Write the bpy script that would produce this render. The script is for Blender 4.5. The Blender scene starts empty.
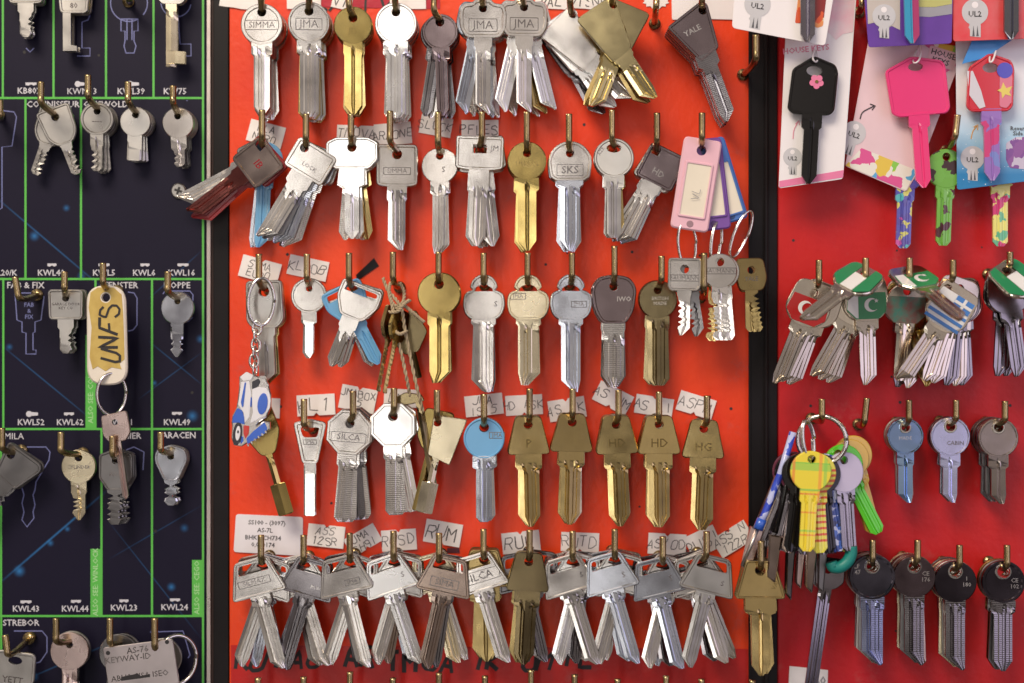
import bpy, math, random
from mathutils import Vector, Matrix, geometry
random.seed(7)
SC = bpy.context.scene
COL = SC.collection
# ------------------------------------------------------------------ camera
D = 0.75                       # camera distance from the board, metres
K = 0.0005 / 0.725             # metres per pixel per metre of distance
cam = bpy.data.objects.new('camera', bpy.data.cameras.new('camera'))
cam.data.sensor_width = 36; cam.data.lens = 36 / (1024 * K)
cam.data.clip_start = 0.05; cam.data.clip_end = 50
cam.location = (0, -D, 0); cam.rotation_euler = (math.pi / 2, 0, 0)
cam.data.dof.use_dof = True; cam.data.dof.focus_distance = D - 0.022; cam.data.dof.aperture_fstop = 3.0
COL.objects.link(cam); SC.camera = cam
SC.view_settings.view_transform = 'Standard'; SC.view_settings.look = 'None'
SC.view_settings.exposure = 0.36; SC.view_settings.gamma = 1.0
# ------------------------------------------------------------------ world: a dim shop interior
w = bpy.data.worlds.new('World'); SC.world = w; w.use_nodes = True
nt = w.node_tree; nt.nodes.clear()
def wn(t, **k):
    n = nt.nodes.new(t)
    for a, b in k.items(): setattr(n, a, b)
    return n
tc = wn('ShaderNodeTexCoord'); no = wn('ShaderNodeTexNoise'); no.inputs['Scale'].default_value = 4.2; no.inputs['Detail'].default_value = 3.0
nt.links.new(tc.outputs['Generated'], no.inputs['Vector'])
rm = wn('ShaderNodeValToRGB')
rm.color_ramp.elements[0].position = 0.42; rm.color_ramp.elements[0].color = (0.09, 0.07, 0.075, 1)
rm.color_ramp.elements[1].position = 0.60; rm.color_ramp.elements[1].color = (1.15, 1.0, 0.88, 1)
e = rm.color_ramp.elements.new(0.51); e.color = (0.42, 0.37, 0.35, 1)
nt.links.new(no.outputs['Fac'], rm.inputs['Fac'])
sx = wn('ShaderNodeSeparateXYZ'); nt.links.new(tc.outputs['Generated'], sx.inputs[0])
zr = wn('ShaderNodeMapRange'); zr.inputs['From Min'].default_value = -0.5; zr.inputs['From Max'].default_value = 0.6
zr.inputs['To Min'].default_value = 0.38; zr.inputs['To Max'].default_value = 1.35
nt.links.new(sx.outputs['Z'], zr.inputs['Value'])
xr = wn('ShaderNodeMapRange'); xr.inputs['From Min'].default_value = -0.35; xr.inputs['From Max'].default_value = 0.5
xr.inputs['To Min'].default_value = 1.1; xr.inputs['To Max'].default_value = 0.55
nt.links.new(sx.outputs['X'], xr.inputs['Value'])
mu = wn('ShaderNodeMath', operation='MULTIPLY'); nt.links.new(zr.outputs[0], mu.inputs[0]); nt.links.new(xr.outputs[0], mu.inputs[1])
bg = wn('ShaderNodeBackground'); nt.links.new(rm.outputs[0], bg.inputs['Color'])
mu2 = wn('ShaderNodeMath', operation='MULTIPLY'); mu2.inputs[1].default_value = 0.63; nt.links.new(mu.outputs[0], mu2.inputs[0])
nt.links.new(mu2.outputs[0], bg.inputs['Strength'])
wo = wn('ShaderNodeOutputWorld'); nt.links.new(bg.outputs[0], wo.inputs[0])
# ------------------------------------------------------------------ lamps
def area(name, loc, target, sx, sy, power, col):
    l = bpy.data.lights.new(name, 'AREA'); l.shape = 'RECTANGLE'; l.size = sx; l.size_y = sy; l.energy = power; l.color = col
    o = bpy.data.objects.new(name, l); COL.objects.link(o); o.location = loc
    o.rotation_euler = (Vector(target) - Vector(loc)).to_track_quat('-Z', 'Y').to_euler()
    return o
area('ceiling_lamp', (-0.45, -1.0, 0.95), (0, 0, 0), 0.7, 0.45, 14.0, (1.0, 0.86, 0.70))
area('shop_window_light', (-0.245, -1.95, 0.05), (-0.1, 0, 0), 0.13, 1.9, 3.6, (1.0, 0.96, 0.92))
area('bluish_fill_light', (1.0, -1.1, 0.1), (0.1, 0, 0), 0.8, 1.2, 3.4, (0.84, 0.74, 1.0))  # unseen bluish fill lamp, added from the right to tint shadows magenta

# ------------------------------------------------------------------ materials
MATS = {}
def nodes(name):
    m = bpy.data.materials.new(name); m.use_nodes = True
    return m, m.node_tree, m.node_tree.nodes['Principled BSDF']
def metal(name, col, rough=0.24, stain=0.35, stain_col=None, scratch=0.25, metallic=1.0, ridge=0.0, coat=0.0):
    if name in MATS: return MATS[name]
    m, t, b = nodes(name)
    N = t.nodes.new; L = t.links.new
    tc = N('ShaderNodeTexCoord'); oi = N('ShaderNodeObjectInfo')
    ad = N('ShaderNodeVectorMath'); ad.operation = 'ADD'
    sc = N('ShaderNodeVectorMath'); sc.operation = 'SCALE'; sc.inputs['Scale'].default_value = 3.0
    cb = N('ShaderNodeCombineXYZ'); L(oi.outputs['Random'], cb.inputs[0]); L(oi.outputs['Random'], cb.inputs[2])
    L(cb.outputs[0], sc.inputs[0]); L(tc.outputs['Object'], ad.inputs[0]); L(sc.outputs[0], ad.inputs[1])
    n1 = N('ShaderNodeTexNoise'); n1.inputs['Scale'].default_value = 55; n1.inputs['Detail'].default_value = 4; n1.inputs['Roughness'].default_value = .55
    L(ad.outputs[0], n1.inputs['Vector'])
    rp = N('ShaderNodeValToRGB'); rp.color_ramp.elements[0].position = .38; rp.color_ramp.elements[1].position = .95
    s = stain_col or tuple(c * (1 - stain) for c in col)
    rp.color_ramp.elements[0].color = (*col, 1); rp.color_ramp.elements[1].color = (*s, 1)
    L(n1.outputs['Fac'], rp.inputs[0])
    mr = N('ShaderNodeMapRange'); mr.inputs['To Min'].default_value = .82; mr.inputs['To Max'].default_value = 1.08
    L(oi.outputs['Random'], mr.inputs['Value'])
    vm = N('ShaderNodeVectorMath'); vm.operation = 'SCALE'; L(rp.outputs[0], vm.inputs[0]); L(mr.outputs[0], vm.inputs['Scale'])
    L(vm.outputs[0], b.inputs['Base Color'])
    b.inputs['Metallic'].default_value = metallic
    n2 = N('ShaderNodeTexNoise'); n2.inputs['Scale'].default_value = 70; n2.inputs['Detail'].default_value = 2
    L(ad.outputs[0], n2.inputs['Vector'])
    m2 = N('ShaderNodeMapRange'); m2.inputs['From Min'].default_value = .3; m2.inputs['From Max'].default_value = .7
    m2.inputs['To Min'].default_value = rough * .62; m2.inputs['To Max'].default_value = rough * 1.05
    L(n2.outputs['Fac'], m2.inputs['Value']); L(m2.outputs[0], b.inputs['Roughness'])
    # fine scratches: stretched noise
    mp = N('ShaderNodeMapping'); mp.inputs['Scale'].default_value = (1500, 1500, 40); mp.inputs['Rotation'].default_value = (0, .35, 0)
    L(ad.outputs[0], mp.inputs['Vector'])
    n3 = N('ShaderNodeTexNoise'); n3.inputs['Scale'].default_value = 1.0; n3.inputs['Detail'].default_value = 1
    L(mp.outputs[0], n3.inputs['Vector'])
    bp = N('ShaderNodeBump'); bp.inputs['Strength'].default_value = scratch * .6; bp.inputs['Distance'].default_value = 0.000015
    L(n3.outputs['Fac'], bp.inputs['Height'])
    n4 = N('ShaderNodeTexNoise'); n4.inputs['Scale'].default_value = 15; n4.inputs['Detail'].default_value = 0
    L(ad.outputs[0], n4.inputs['Vector'])
    bp2 = N('ShaderNodeBump'); bp2.inputs['Strength'].default_value = .5; bp2.inputs['Distance'].default_value = 0.0011
    L(n4.outputs['Fac'], bp2.inputs['Height']); L(bp.outputs[0], bp2.inputs['Normal'])
    last = bp2
    if ridge:
        wv = N('ShaderNodeTexWave'); wv.bands_direction = 'Z'; wv.inputs['Scale'].default_value = 330; wv.inputs['Distortion'].default_value = .4
        L(tc.outputs['Object'], wv.inputs['Vector'])
        bp3 = N('ShaderNodeBump'); bp3.inputs['Strength'].default_value = ridge; bp3.inputs['Distance'].default_value = 0.00008
        L(wv.outputs['Fac'], bp3.inputs['Height']); L(bp2.outputs[0], bp3.inputs['Normal']); last = bp3
    L(last.outputs[0], b.inputs['Normal'])
    b.inputs['Coat Weight'].default_value = coat
    MATS[name] = m
    return m
def plain(name, col, rough=.5, bump=0.0, vary=.08, scale=60, coat=0.0, spec=.5, metallic=0.0, col2=None, bscale=400, bdist=.0002):
    if name in MATS: return MATS[name]
    m, t, b = nodes(name); N = t.nodes.new; L = t.links.new
    tc = N('ShaderNodeTexCoord'); n1 = N('ShaderNodeTexNoise'); n1.inputs['Scale'].default_value = scale; n1.inputs['Detail'].default_value = 5
    L(tc.outputs['Object'], n1.inputs['Vector'])
    rp = N('ShaderNodeValToRGB'); rp.color_ramp.elements[0].position = .3; rp.color_ramp.elements[1].position = .7
    rp.color_ramp.elements[0].color = (*col, 1); rp.color_ramp.elements[1].color = (*(col2 or tuple(c * (1 - vary) for c in col)), 1)
    L(n1.outputs['Fac'], rp.inputs[0]); L(rp.outputs[0], b.inputs['Base Color'])
    b.inputs['Roughness'].default_value = rough; b.inputs['Metallic'].default_value = metallic
    b.inputs['Coat Weight'].default_value = coat; b.inputs['Coat Roughness'].default_value = .12
    b.inputs['Specular IOR Level'].default_value = spec
    if bump:
        n2 = N('ShaderNodeTexNoise'); n2.inputs['Scale'].default_value = bscale; n2.inputs['Detail'].default_value = 4
        L(tc.outputs['Object'], n2.inputs['Vector'])
        bp = N('ShaderNodeBump'); bp.inputs['Strength'].default_value = bump; bp.inputs['Distance'].default_value = bdist
        L(n2.outputs['Fac'], bp.inputs['Height']); L(bp.outputs[0], b.inputs['Normal'])
    MATS[name] = m
    return m
SIL = metal('nickel silver', (.86, .82, .77), .25)
SILR = metal('ridged nickel silver', (.86, .82, .77), .24, ridge=.55)
WHT = metal('bright polished nickel', (.92, .91, .89), .32, stain=.06, scratch=.12)
BLU = metal('cool nickel', (.70, .73, .80), .24, stain=.3)
BLUR = metal('ridged cool nickel', (.70, .73, .80), .24, stain=.3, ridge=.35)
DRK = metal('dark steel', (.31, .29, .30), .22, stain=.4)
DRKR = metal('ridged dark steel', (.33, .31, .32), .22, stain=.4, ridge=.28)
PUR = metal('mauve plated steel', (.34, .27, .28), .2, stain=.3)
BRZ = metal('copper brown nickel', (.46, .36, .30), .25, stain=.4)
PNK = metal('pinkish worn nickel', (.74, .58, .54), .33, stain=.3)
BRS = metal('brass', (.62, .47, .21), .25, stain=.35)
GLD = metal('yellow brass', (.48, .36, .13), .24, stain=.35)
PAL = metal('pale brass', (.84, .74, .52), .3, stain=.2)
OLB = metal('old brass', (.40, .30, .13), .34, stain=.45)
OLV = metal('olive tarnished brass', (.30, .24, .13), .28, stain=.5)
GRY = metal('dull zinc', (.55, .53, .50), .42, stain=.3)
GRD = metal('dark dull zinc', (.30, .29, .29), .4, stain=.35)
HOOKM = metal('hook brass', (.50, .38, .19), .32, stain=.55, scratch=.4)
RING = metal('split ring steel', (.80, .77, .72), .16, stain=.15)
SKY = plain('sky blue lacquer', (.16, .42, .70), .3, coat=.5)
REDL = plain('red lacquer', (.26, .010, .014), .3, coat=.5)
ENG = metal('dark engraving', (.30, .27, .26), .3); EMB = metal('raised lettering', (.86, .82, .78), .22)
ENB = metal('brown engraving', (.34, .24, .09), .3)
PAPER = plain('worn white paper', (.88, .85, .82), .7, bump=.25, vary=.12, scale=90)
CARDW = plain('glossy white card', (.86, .83, .84), .3, coat=.3, vary=.03)
INK = plain('black ink', (.02, .018, .02), .6)
BLACKP = plain('black plastic', (.010, .008, .009), .4, vary=.3, bump=.1, spec=.2)
WHITEP = plain('white print', (.62, .62, .68), .5)
GREENP = plain('green print', (.10, .50, .07), .45)
LINEP = plain('lilac outline print', (.17, .19, .42), .5)

# ------------------------------------------------------------------ helpers
PX = 0.0005
def W(px, py, d=0.0):
    s = K * (D - d)
    return Vector(((px - 512) * s, -d, (341.5 - py) * s))
def link(name, mesh, mat=None, parent=None, loc=(0, 0, 0), rot=(0, 0, 0)):
    o = bpy.data.objects.new(name, mesh); COL.objects.link(o); o.location = loc; o.rotation_euler = rot
    if parent: o.parent = parent
    if mat and mesh is not None:
        mesh.materials.clear(); mesh.materials.append(mat)
    return o
def tag(o, label=None, cat=None, group=None, kind=None):
    if label:
        n = len(label.split())
        if n > 16 or n < 4: print('LABEL LEN', n, label)
        o['label'] = label
    if cat: o['category'] = cat
    if group: o['group'] = group
    if kind: o['kind'] = kind
    return o
def empty(name, loc, rot=(0, 0, 0)):
    o = bpy.data.objects.new(name, None); COL.objects.link(o); o.location = loc; o.rotation_euler = rot
    o.empty_display_size = .005
    return o
def mesh_from(name, v, f, smooth=False):
    m = bpy.data.meshes.new(name); m.from_pydata(v, [], f); m.update()
    if smooth:
        for p in m.polygons: p.use_smooth = True
    return m
def circ(cx, cy, r, n=36, a0=0, a1=360, ry=None):
    ry = ry or r; out = []
    full = abs(a1 - a0) >= 360
    for i in range(n):
        a = math.radians(a0 + (a1 - a0) * i / (n if full else n - 1))
        out.append((cx + r * math.cos(a), cy + ry * math.sin(a)))
    return out
def rp(pts, r=4, n=5):
    out = []; N = len(pts)
    for i in range(N):
        p = Vector(pts[i]); a = Vector(pts[i - 1]); b = Vector(pts[(i + 1) % N])
        da = (a - p); db = (b - p)
        rr = min(r, da.length * .45, db.length * .45)
        A = p + da.normalized() * rr; B = p + db.normalized() * rr
        for k in range(n):
            t = k / (n - 1)
            q = A * (1 - t) ** 2 + p * 2 * t * (1 - t) + B * t * t
            out.append((q.x, q.y))
    return out
def rot2(pts, deg, c=(0, 0)):
    a = math.radians(deg); ca, sa = math.cos(a), math.sin(a)
    return [(c[0] + (x - c[0]) * ca - (y - c[1]) * sa, c[1] + (x - c[0]) * sa + (y - c[1]) * ca) for x, y in pts]
def area2(p): return sum(p[i - 1][0] * p[i][1] - p[i][0] * p[i - 1][1] for i in range(len(p)))
def offset(p, d):                       # inward offset of a CCW (in x,z) loop
    N = len(p); out = []
    for i in range(N):
        a = Vector(p[i - 1]); q = Vector(p[i]); b = Vector(p[(i + 1) % N])
        t = (b - a)
        if t.length < 1e-9: out.append(tuple(q)); continue
        t.normalize(); nrm = Vector((-t.y, t.x)); out.append((q.x + nrm.x * d, q.y + nrm.y * d))
    return out
def plate(name, outline, hole=None, t=.0022, rim=0.0, rd=.00045, bev=.0003, unit=PX):
    """plate in the x,z plane; outline given with y down in units; hole optional; front looks to -y"""
    o = [(x * unit, -y * unit) for x, y in outline]
    if area2(o) < 0: o = o[::-1]
    h = None
    if hole:
        h = [(x * unit, -y * unit) for x, y in hole]
        if area2(h) < 0: h = h[::-1]
    prof = [(0, t / 2 - bev), (bev, t / 2)]
    if rim: prof += [(bev + rim * unit, t / 2), (bev + rim * unit + rd, t / 2 - rd)]
    V = []; F = []; N = len(o)
    def add(loop, y):
        s = len(V); V.extend([(x, y, z) for x, z in loop]); return s
    front = []
    for ins, hh in prof: front.append(add(offset(o, ins), -hh))
    back = [add(offset(o, ins), hh) for ins, hh in prof[:2]]
    def strip(a, b, n, flip=False):
        for i in range(n):
            j = (i + 1) % n
            F.append((a + i, a + j, b + j, b + i) if not flip else (a + j, a + i, b + i, b + j))
    strip(back[0], front[0], N, True)
    for i in range(len(front) - 1): strip(front[i], front[i + 1], N)
    strip(back[0], back[1], N, True)
    for side, base, yy in ((0, front[-1], -prof[-1][1]), (1, back[1], t / 2)):
        loop = [Vector((V[base + i][0], V[base + i][2], 0)) for i in range(N)]
        if h:
            hb = add(h, yy); hl = [Vector((x, z, 0)) for x, z in h]
            tris = geometry.tessellate_polygon([loop, hl[::-1]]); H = len(h)
            idx = [base + i for i in range(N)] + [hb + H - 1 - i for i in range(H)]
            if side == 0: hf = hb
            else: strip(hf, hb, H, True)
        else:
            tris = geometry.tessellate_polygon([loop]); idx = [base + i for i in range(N)]
        for tr in tris:
            a, b_, c = [idx[k] for k in tr]
            pa, pb, pc = V[a], V[b_], V[c]
            cr = (pb[0] - pa[0]) * (pc[2] - pa[2]) - (pb[2] - pa[2]) * (pc[0] - pa[0])
            if abs(cr) < 1e-14: continue
            if (cr > 0) == (side == 0): F.append((a, b_, c))
            else: F.append((a, c, b_))
    return mesh_from(name, V, F)
def blade_mesh(name, rows, grooves, yg, t=.0020):
    """rows (y, xl, xr) y down; grooves [(frac, depth 0..1)]"""
    V = []; F = []; nc = len(grooves)
    R = []
    for (y, a, b) in rows: R.append((y, a, b))
    # insert groove start rows
    def interp(y):
        for i in range(len(R) - 1):
            if R[i][0] <= y <= R[i + 1][0]:
                u = (y - R[i][0]) / max(1e-6, R[i + 1][0] - R[i][0])
                return (y, R[i][1] + (R[i + 1][1] - R[i][1]) * u, R[i][2] + (R[i + 1][2] - R[i][2]) * u)
        return None
    for yy in (yg, yg + 3, yg + 6, yg + 9, yg + 12, yg + 15):
        q = interp(yy)
        if q and all(abs(q[0] - r[0]) > .01 for r in R): R.append(q); R.sort()
    nr = len(R)
    for side in (-1, 1):
        for (y, a, b) in R:
            for gi, (fr, dp) in enumerate(grooves):
                amt = max(0, min(1, (y - yg - (0, 6, 2, 9, 4)[gi % 5]) / 3))
                V.append(((a + (b - a) * fr) * PX, side * (t / 2 - dp * amt * t * .46), -y * PX))
    n = nr * nc
    for i in range(nr - 1):
        for j in range(nc - 1):
            a = i * nc + j; F.append((a, a + nc, a + nc + 1, a + 1))
            a += n; F.append((a, a + 1, a + nc + 1, a + nc))
    for i in range(nr - 1):
        a = i * nc; F.append((a, n + a, n + a + nc, a + nc))
        a = i * nc + nc - 1; F.append((a, a + nc, n + a + nc, n + a))
    for j in range(nc - 1):
        F.append((j, j + 1, n + j + 1, n + j)); a = (nr - 1) * nc + j; F.append((a, n + a, n + a + 1, a + 1))
    return mesh_from(name, V, F)
G1 = [(0, 0), (.1, 0), (.28, 0), (.33, .9), (.45, .9), (.5, 0), (.66, 0), (.7, .6), (1, .6)]
G2 = [(0, .5), (.2, .5), (.26, 0), (.42, 0), (.48, 1), (.58, 1), (.64, 0), (.8, 0), (.86, .7), (1, .7)]
G3 = [(0, 0), (.22, 0), (.3, 1), (.36, 1), (.44, 0), (.6, 0), (.66, .8), (.78, .8), (.83, .2), (1, .2)]
G4 = [(0, 0), (.4, 0), (.47, .9), (.57, .9), (.63, 0), (1, 0)]
G5 = [(0, .9), (.3, .35), (.5, 0), (.7, .35), (1, .9)]
G0 = [(0, .4), (.12, 0), (.88, 0), (1, .4)]
def lean(G):
    out = []; s_ = 1
    for i, (f, d) in enumerate(G):
        if i < len(G) - 1 and abs(G[i + 1][1] - d) < .02 and G[i + 1][0] - f > .06:
            a = .22 * s_ * min(1, (G[i + 1][0] - f) / .2)
            out.append((f, d + max(a, 0) if d < .5 else d - max(a, 0))); G[i + 1] = (G[i + 1][0], d + max(-a, 0) if d < .5 else d - max(-a, 0)); s_ = -s_
        else: out.append((f, G[i][1]))
    return out
G1, G2, G3, G4, G0 = [lean(list(g_)) for g_ in (G1, G2, G3, G4, G0)]
def std_rows(y0, wd, L, tip='point', collar=None, off=0, bit=None, seed=1):
    h = wd / 2; rows = []
    if collar:
        cw, c0, c1 = collar
        rows += [(y0, off - cw / 2, off + cw / 2), (c0, off - cw / 2, off + cw / 2), (c1 - 2.5, off - cw / 2, off + cw / 2), (c1, off - h, off + h)]
        if c0 <= y0: rows.pop(1)
        ys = c1
    else:
        rows += [(y0, off - h, off + h)]; ys = y0
    if tip == 'point': tp = [(L - wd * .55, -h, h), (L, -.12 * wd, .12 * wd)]
    elif tip == 'blunt': tp = [(L - wd * .3, -h, h), (L, -h * .5, h * .5)]
    elif tip == 'left': tp = [(L - wd * .7, -h, h), (L - 2, -h, -h + wd * .3), (L, -h + 1, -h + wd * .2)]
    elif tip == 'right': tp = [(L - wd * .7, -h, h), (L - 2, h - wd * .3, h), (L, h - wd * .2, h - 1)]
    elif tip == 'midr': tp = [(L - wd * .6, -h, h), (L, .1 * wd, .36 * wd)]
    elif tip == 'midl': tp = [(L - wd * .6, -h, h), (L, -.36 * wd, -.1 * wd)]
    else: tp = [(L - 1, -h, h), (L, -h + 1, h - 1)]
    if bit:
        rd = random.Random(seed); y = ys + 3; yend = tp[0][0] - 1
        while y < yend - 3:
            c = rd.uniform(.12, .40) * wd; p = rd.uniform(3.8, 6.0)
            for (dy, dd) in ((0, c * .15), (p * .4, c), (p * .65, c), (p, c * .2)):
                if bit == 'left': rows.append((y + dy, off - h + dd, off + h))
                elif bit == 'right': rows.append((y + dy, off - h, off + h - dd))
                else: rows.append((y + dy, off - h + dd, off + h - dd))
            y += p + .3
    rows += [(a, off + b, off + c) for a, b, c in tp]
    return rows
# ---- key kinds: bow outline and hole in pixel units (0.5 mm), y down, hole height at 0
def kind(bow, hole, ax, rows, G=G1, yg=None, rim=0, t=.0022, ay=0):
    return dict(bow=bow, hole=hole, ax=ax, ay=ay, rows=rows, G=G, yg=yg if yg is not None else rows[0][0] + 8, rim=rim, t=t)
def rnd(r, cy, wd, L, collar=None, tip='point', G=G1, rim=0, hr=4.6, bit=None, hole=None, seed=1, n=40, tb=None, yg=None, off=0):
    c = collar or (wd + 6)
    y0 = cy + r * .86
    return kind(circ(0, cy, r, n), hole or circ(0, 0, hr, 20), 0, std_rows(y0, wd, L, tip, (c, y0, y0 + 14), off, bit, seed), G, yg or y0 + 3, rim)
def slot_trap(side, L=105, wd=15, tip='midr', G=G3, rim=1.3):
    out = rp([(-17, -9), (17, -9), (28.5, 29), (-28.5, 29)], 5)
    hole = rp([(-13.5, -4.5), (13.5, -4.5), (16, 5), (-16, 5)], 2.5)
    return kind(out, hole, side * 10.5, std_rows(27, wd, L, tip, (20, 27, 40)), G, 30, rim)
KT = {}
KT['rim21'] = rnd(21, 12.5, 16, 104, 21, 'point', G1, rim=2.6)
KT['top21'] = rnd(21, 11.5, 18, 106, 24, 'blunt', G2, rim=1.2)
KT['gold19'] = rnd(19, 7.5, 17, 97, 19, 'point', G4)
KT['dark18'] = rnd(18, 10, 12, 94, 18, 'point', G1, rim=1)
KT['jma'] = kind(rp([(-8, -9), (8, -9), (11, -5), (20, -4), (23.5, 2), (23.5, 20), (17, 30), (-17, 30), (-23.5, 20), (-23.5, 2), (-20, -4), (-11, -5)], 5),
                 circ(0, 0, 4.3, 18), 0, std_rows(27, 15, 106, 'right', (18, 27, 40)), G1, 42, rim=2.2)
KT['kite'] = kind(rp([(-19, -8), (27, -9), (12, 47), (-12, 50)], 5), circ(21, 0, 4.5, 16), 21, std_rows(46, 17, 102, 'midr', (21, 46, 54)), G3, 60)
KT['kite2'] = kind(rp([(-27, 4), (13, -9), (19, -5), (15, 41), (-7, 49)], 4), circ(13, 0, 4.8, 16), 13, std_rows(42, 15, 113, 'midl', (22, 42, 56)), G4, 60, rim=1.6)
KT['rect_off'] = kind(rp([(-22, -8), (22, -8), (22, 25), (-22, 25)], 5), circ(-12, 0, 4.5, 16), -12, std_rows(24, 18, 100, 'left', (24, 24, 38)), G2, 42, rim=2)
KT['hexw'] = kind(rp([(-16, -10), (16, -10), (26, -5), (26, 13), (17, 22), (-17, 22), (-26, 13), (-26, -5)], 3), circ(0, 0, 4.8, 18), 0,
                  std_rows(20, 14, 92, 'point', (25, 24, 40)), G4, 45, rim=1)
KT['rect42'] = kind(rp([(-21, -10), (21, -10), (21, 31), (13, 33), (-13, 33), (-21, 31)], 5), circ(0, 0, 5.2, 18), 0,
                    std_rows(30, 17, 97, 'midr', (20, 30, 48)), G3, 36, rim=1.6)
KT['plain18'] = rnd(18.5, 10, 14.5, 99, 19, 'midl', G2, hr=4)
KT['tee'] = kind(rp([(-24, -12), (24, -12), (24, 20), (14, 22), (-14, 22), (-24, 20)], 3), rp([(-7, -4), (7, -4), (7, 5), (-7, 5)], 1), 0,
                 std_rows(20, 17, 98, 'point', (20, 22, 44)), G3, 38, rim=1.5)
KT['gold20'] = rnd(19.5, 8, 18.5, 98, 24, 'point', G4, hr=4.2)
KT['dee'] = kind(circ(0, 10, 22, 24, 180, 360, 22) + rp([(22, 10), (20, 24), (14, 28), (-14, 28), (-20, 24), (-22, 10)], 2)[4:-4], circ(0, 0, 4.2, 16), 0,
                 std_rows(26, 19, 98, 'point', (26, 26, 34)), G3, 32, rim=1.6)
KT['oval20'] = rnd(20, 10, 14, 90, 20, 'blunt', G1, hr=4.5, rim=1.2, hole=circ(0, 0, 7.5, 20, ry=4.5))
KT['square_off'] = kind(rp([(-20, -8), (20, -8), (20, 30), (-20, 30)], 5), rp([(-18, -3), (-8, -5), (-7, 3), (-16, 3)], 1.5), -12,
                        std_rows(29, 15, 98, 'left', (19, 29, 40)), G2, 42, rim=1.6)
KT['big_rect'] = kind(rp([(-18, -11), (18, -11), (19, 30), (12, 38), (-12, 38), (-19, 30)], 5), circ(0, 0, 5.5, 18), 0, std_rows(36, 16, 95, 'left', (20, 36, 46)), G4, 50, rim=1)
KT['small18'] = rnd(18, 7.5, 10.5, 71, 15.5, 'point', G0, hr=3.5, rim=1.2)
KT['padlock'] = kind(rp([(-22, -8), (21, -8), (22, 10), (12, 28), (-12, 28), (-22, 10)], 5), rp([(-16, -4), (16, -4), (17, 3), (-17, 3)], 2), -12,
                     std_rows(27, 14, 80, 'point', (18, 27, 40)), G2, 42, rim=1.2)
KT['gold21'] = rnd(21.5, 9.5, 19, 99, 23, 'midl', G4, hr=5)
_cl = circ(0, 0, 14, 15, 185, 355) + rp([(14, 2), (20, 6), (21.5, 16), (19, 26), (12, 32), (-12, 32), (-19, 26), (-21.5, 16), (-20, 6), (-14, 2)], 5)
KT['cloud'] = kind(_cl, [(x, y) for x, y in circ(0, 3, 9.5, 16, 180, 360, 7)], 0, std_rows(29, 19, 104, 'midr', (24, 29, 38)), G3, 33, rim=1.2, ay=-2)
KT['cloud2'] = kind(_cl, [(x, y) for x, y in circ(0, 3, 9.5, 16, 180, 360, 7)], 0, std_rows(29, 20, 97, 'midl', (24, 29, 38)), G1, 33, rim=1.2, ay=-2)
KT['shield'] = kind(rp([(-16, -9), (0, -12), (16, -9), (23, 2), (20, 24), (12, 38), (-12, 38), (-20, 24), (-23, 2)], 6), circ(0, 0, 4.8, 18), 0,
                    std_rows(37, 20, 102, 'point', (22, 36, 46)), G2, 48, rim=1.6)
KT['olive19'] = rnd(19.5, 9.5, 21, 97, 23, 'blunt', G3, hr=4.5)
KT['triangle'] = kind(rp([(-17, -10), (0, -14), (17, -10), (8, 32), (-8, 32)], 4), rp([(-10, -5), (10, -5), (7, 5), (-7, 5)], 3), 0, std_rows(30, 12.5, 85, 'flat'), G0, 33, rim=2)
KT['octagon'] = kind(rot2(circ(0, 9, 24, 8), 22.5, (0, 9)), circ(0, 0, 5, 18), 0, std_rows(29, 15, 99, 'blunt', (19, 29, 44)), G1, 36, rim=1.8)
KT['house'] = kind(rp([(-13, -9), (22, -2), (19, 26), (8, 38), (-8, 38), (-17, 20)], 2), circ(-6, 0, 4.3, 16), -6, std_rows(34, 9, 92, 'flat'), G5, 36)
KT['pipe'] = kind(rp([(-15, -12), (15, -12), (18, 16), (9, 30), (-9, 30), (-18, 16)], 5), circ(0, 0, 4.5, 16), 0, std_rows(28, 8, 92, 'flat'), G5, 30)
KT['blue20'] = rnd(20.5, 11, 16, 95, 23, 'blunt', G3, hr=5, rim=.6)
KT['trap'] = kind(rp([(-13, -9), (13, -9), (22, 30), (-22, 30)], 5), circ(0, 0, 4.6, 16), 0, std_rows(28, 20, 103, 'point', (26, 30, 46)), G3, 38)
KT['trapb'] = kind(rp([(-14, -10), (14, -10), (25, 28), (-25, 28)], 4), circ(0, 0, 5.2, 16), 0, std_rows(27, 18, 103, 'point', (30, 29, 44)), G4, 38, rim=.8)
KT['slotR'] = slot_trap(1); KT['slotL'] = slot_trap(-1)
KT['slotRp'] = slot_trap(1, tip='left', G=G2, rim=1.4); KT['slotLp'] = slot_trap(-1, tip='right', G=G2, rim=1.4)
KT['cabin'] = rnd(18.6, 9, 14.5, 76, 17, 'midr', G4, hr=4.5, rim=.6)
KT['cabin2'] = rnd(20, 10.5, 14, 77, 20, 'midr', G4, hr=5, rim=.8)
KT['cam23'] = rnd(23, 10.5, 21, 99, 24, 'right', G3, hr=6, rim=1.6)
KT['cam21'] = rnd(21, 10.5, 19, 99, 20, 'right', G3, hr=6, rim=0)
KT['cam21b'] = rnd(21.5, 10.5, 18, 100, 24, 'point', G2, hr=6.5, rim=2)
KT['win_trap'] = kind(rp([(-18, -10), (18, -10), (16, 20), (8, 30), (-8, 30), (-16, 20)], 5), circ(0, 0, 4.2, 16), 0, std_rows(28, 11, 62, 'blunt', (13, 28, 32), bit='right', seed=4), G4, 34, rim=1)
KT['win17'] = rnd(17, 8, 11, 61, 13, 'blunt', G4, hr=3.6, bit='left', seed=5, rim=1.6)
KT['notch'] = kind(circ(0, 7, 15.5, 30), circ(0, 0, 3.6, 14), 0, std_rows(20, 14.5, 46.5, 'flat'), G0, 26)
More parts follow.
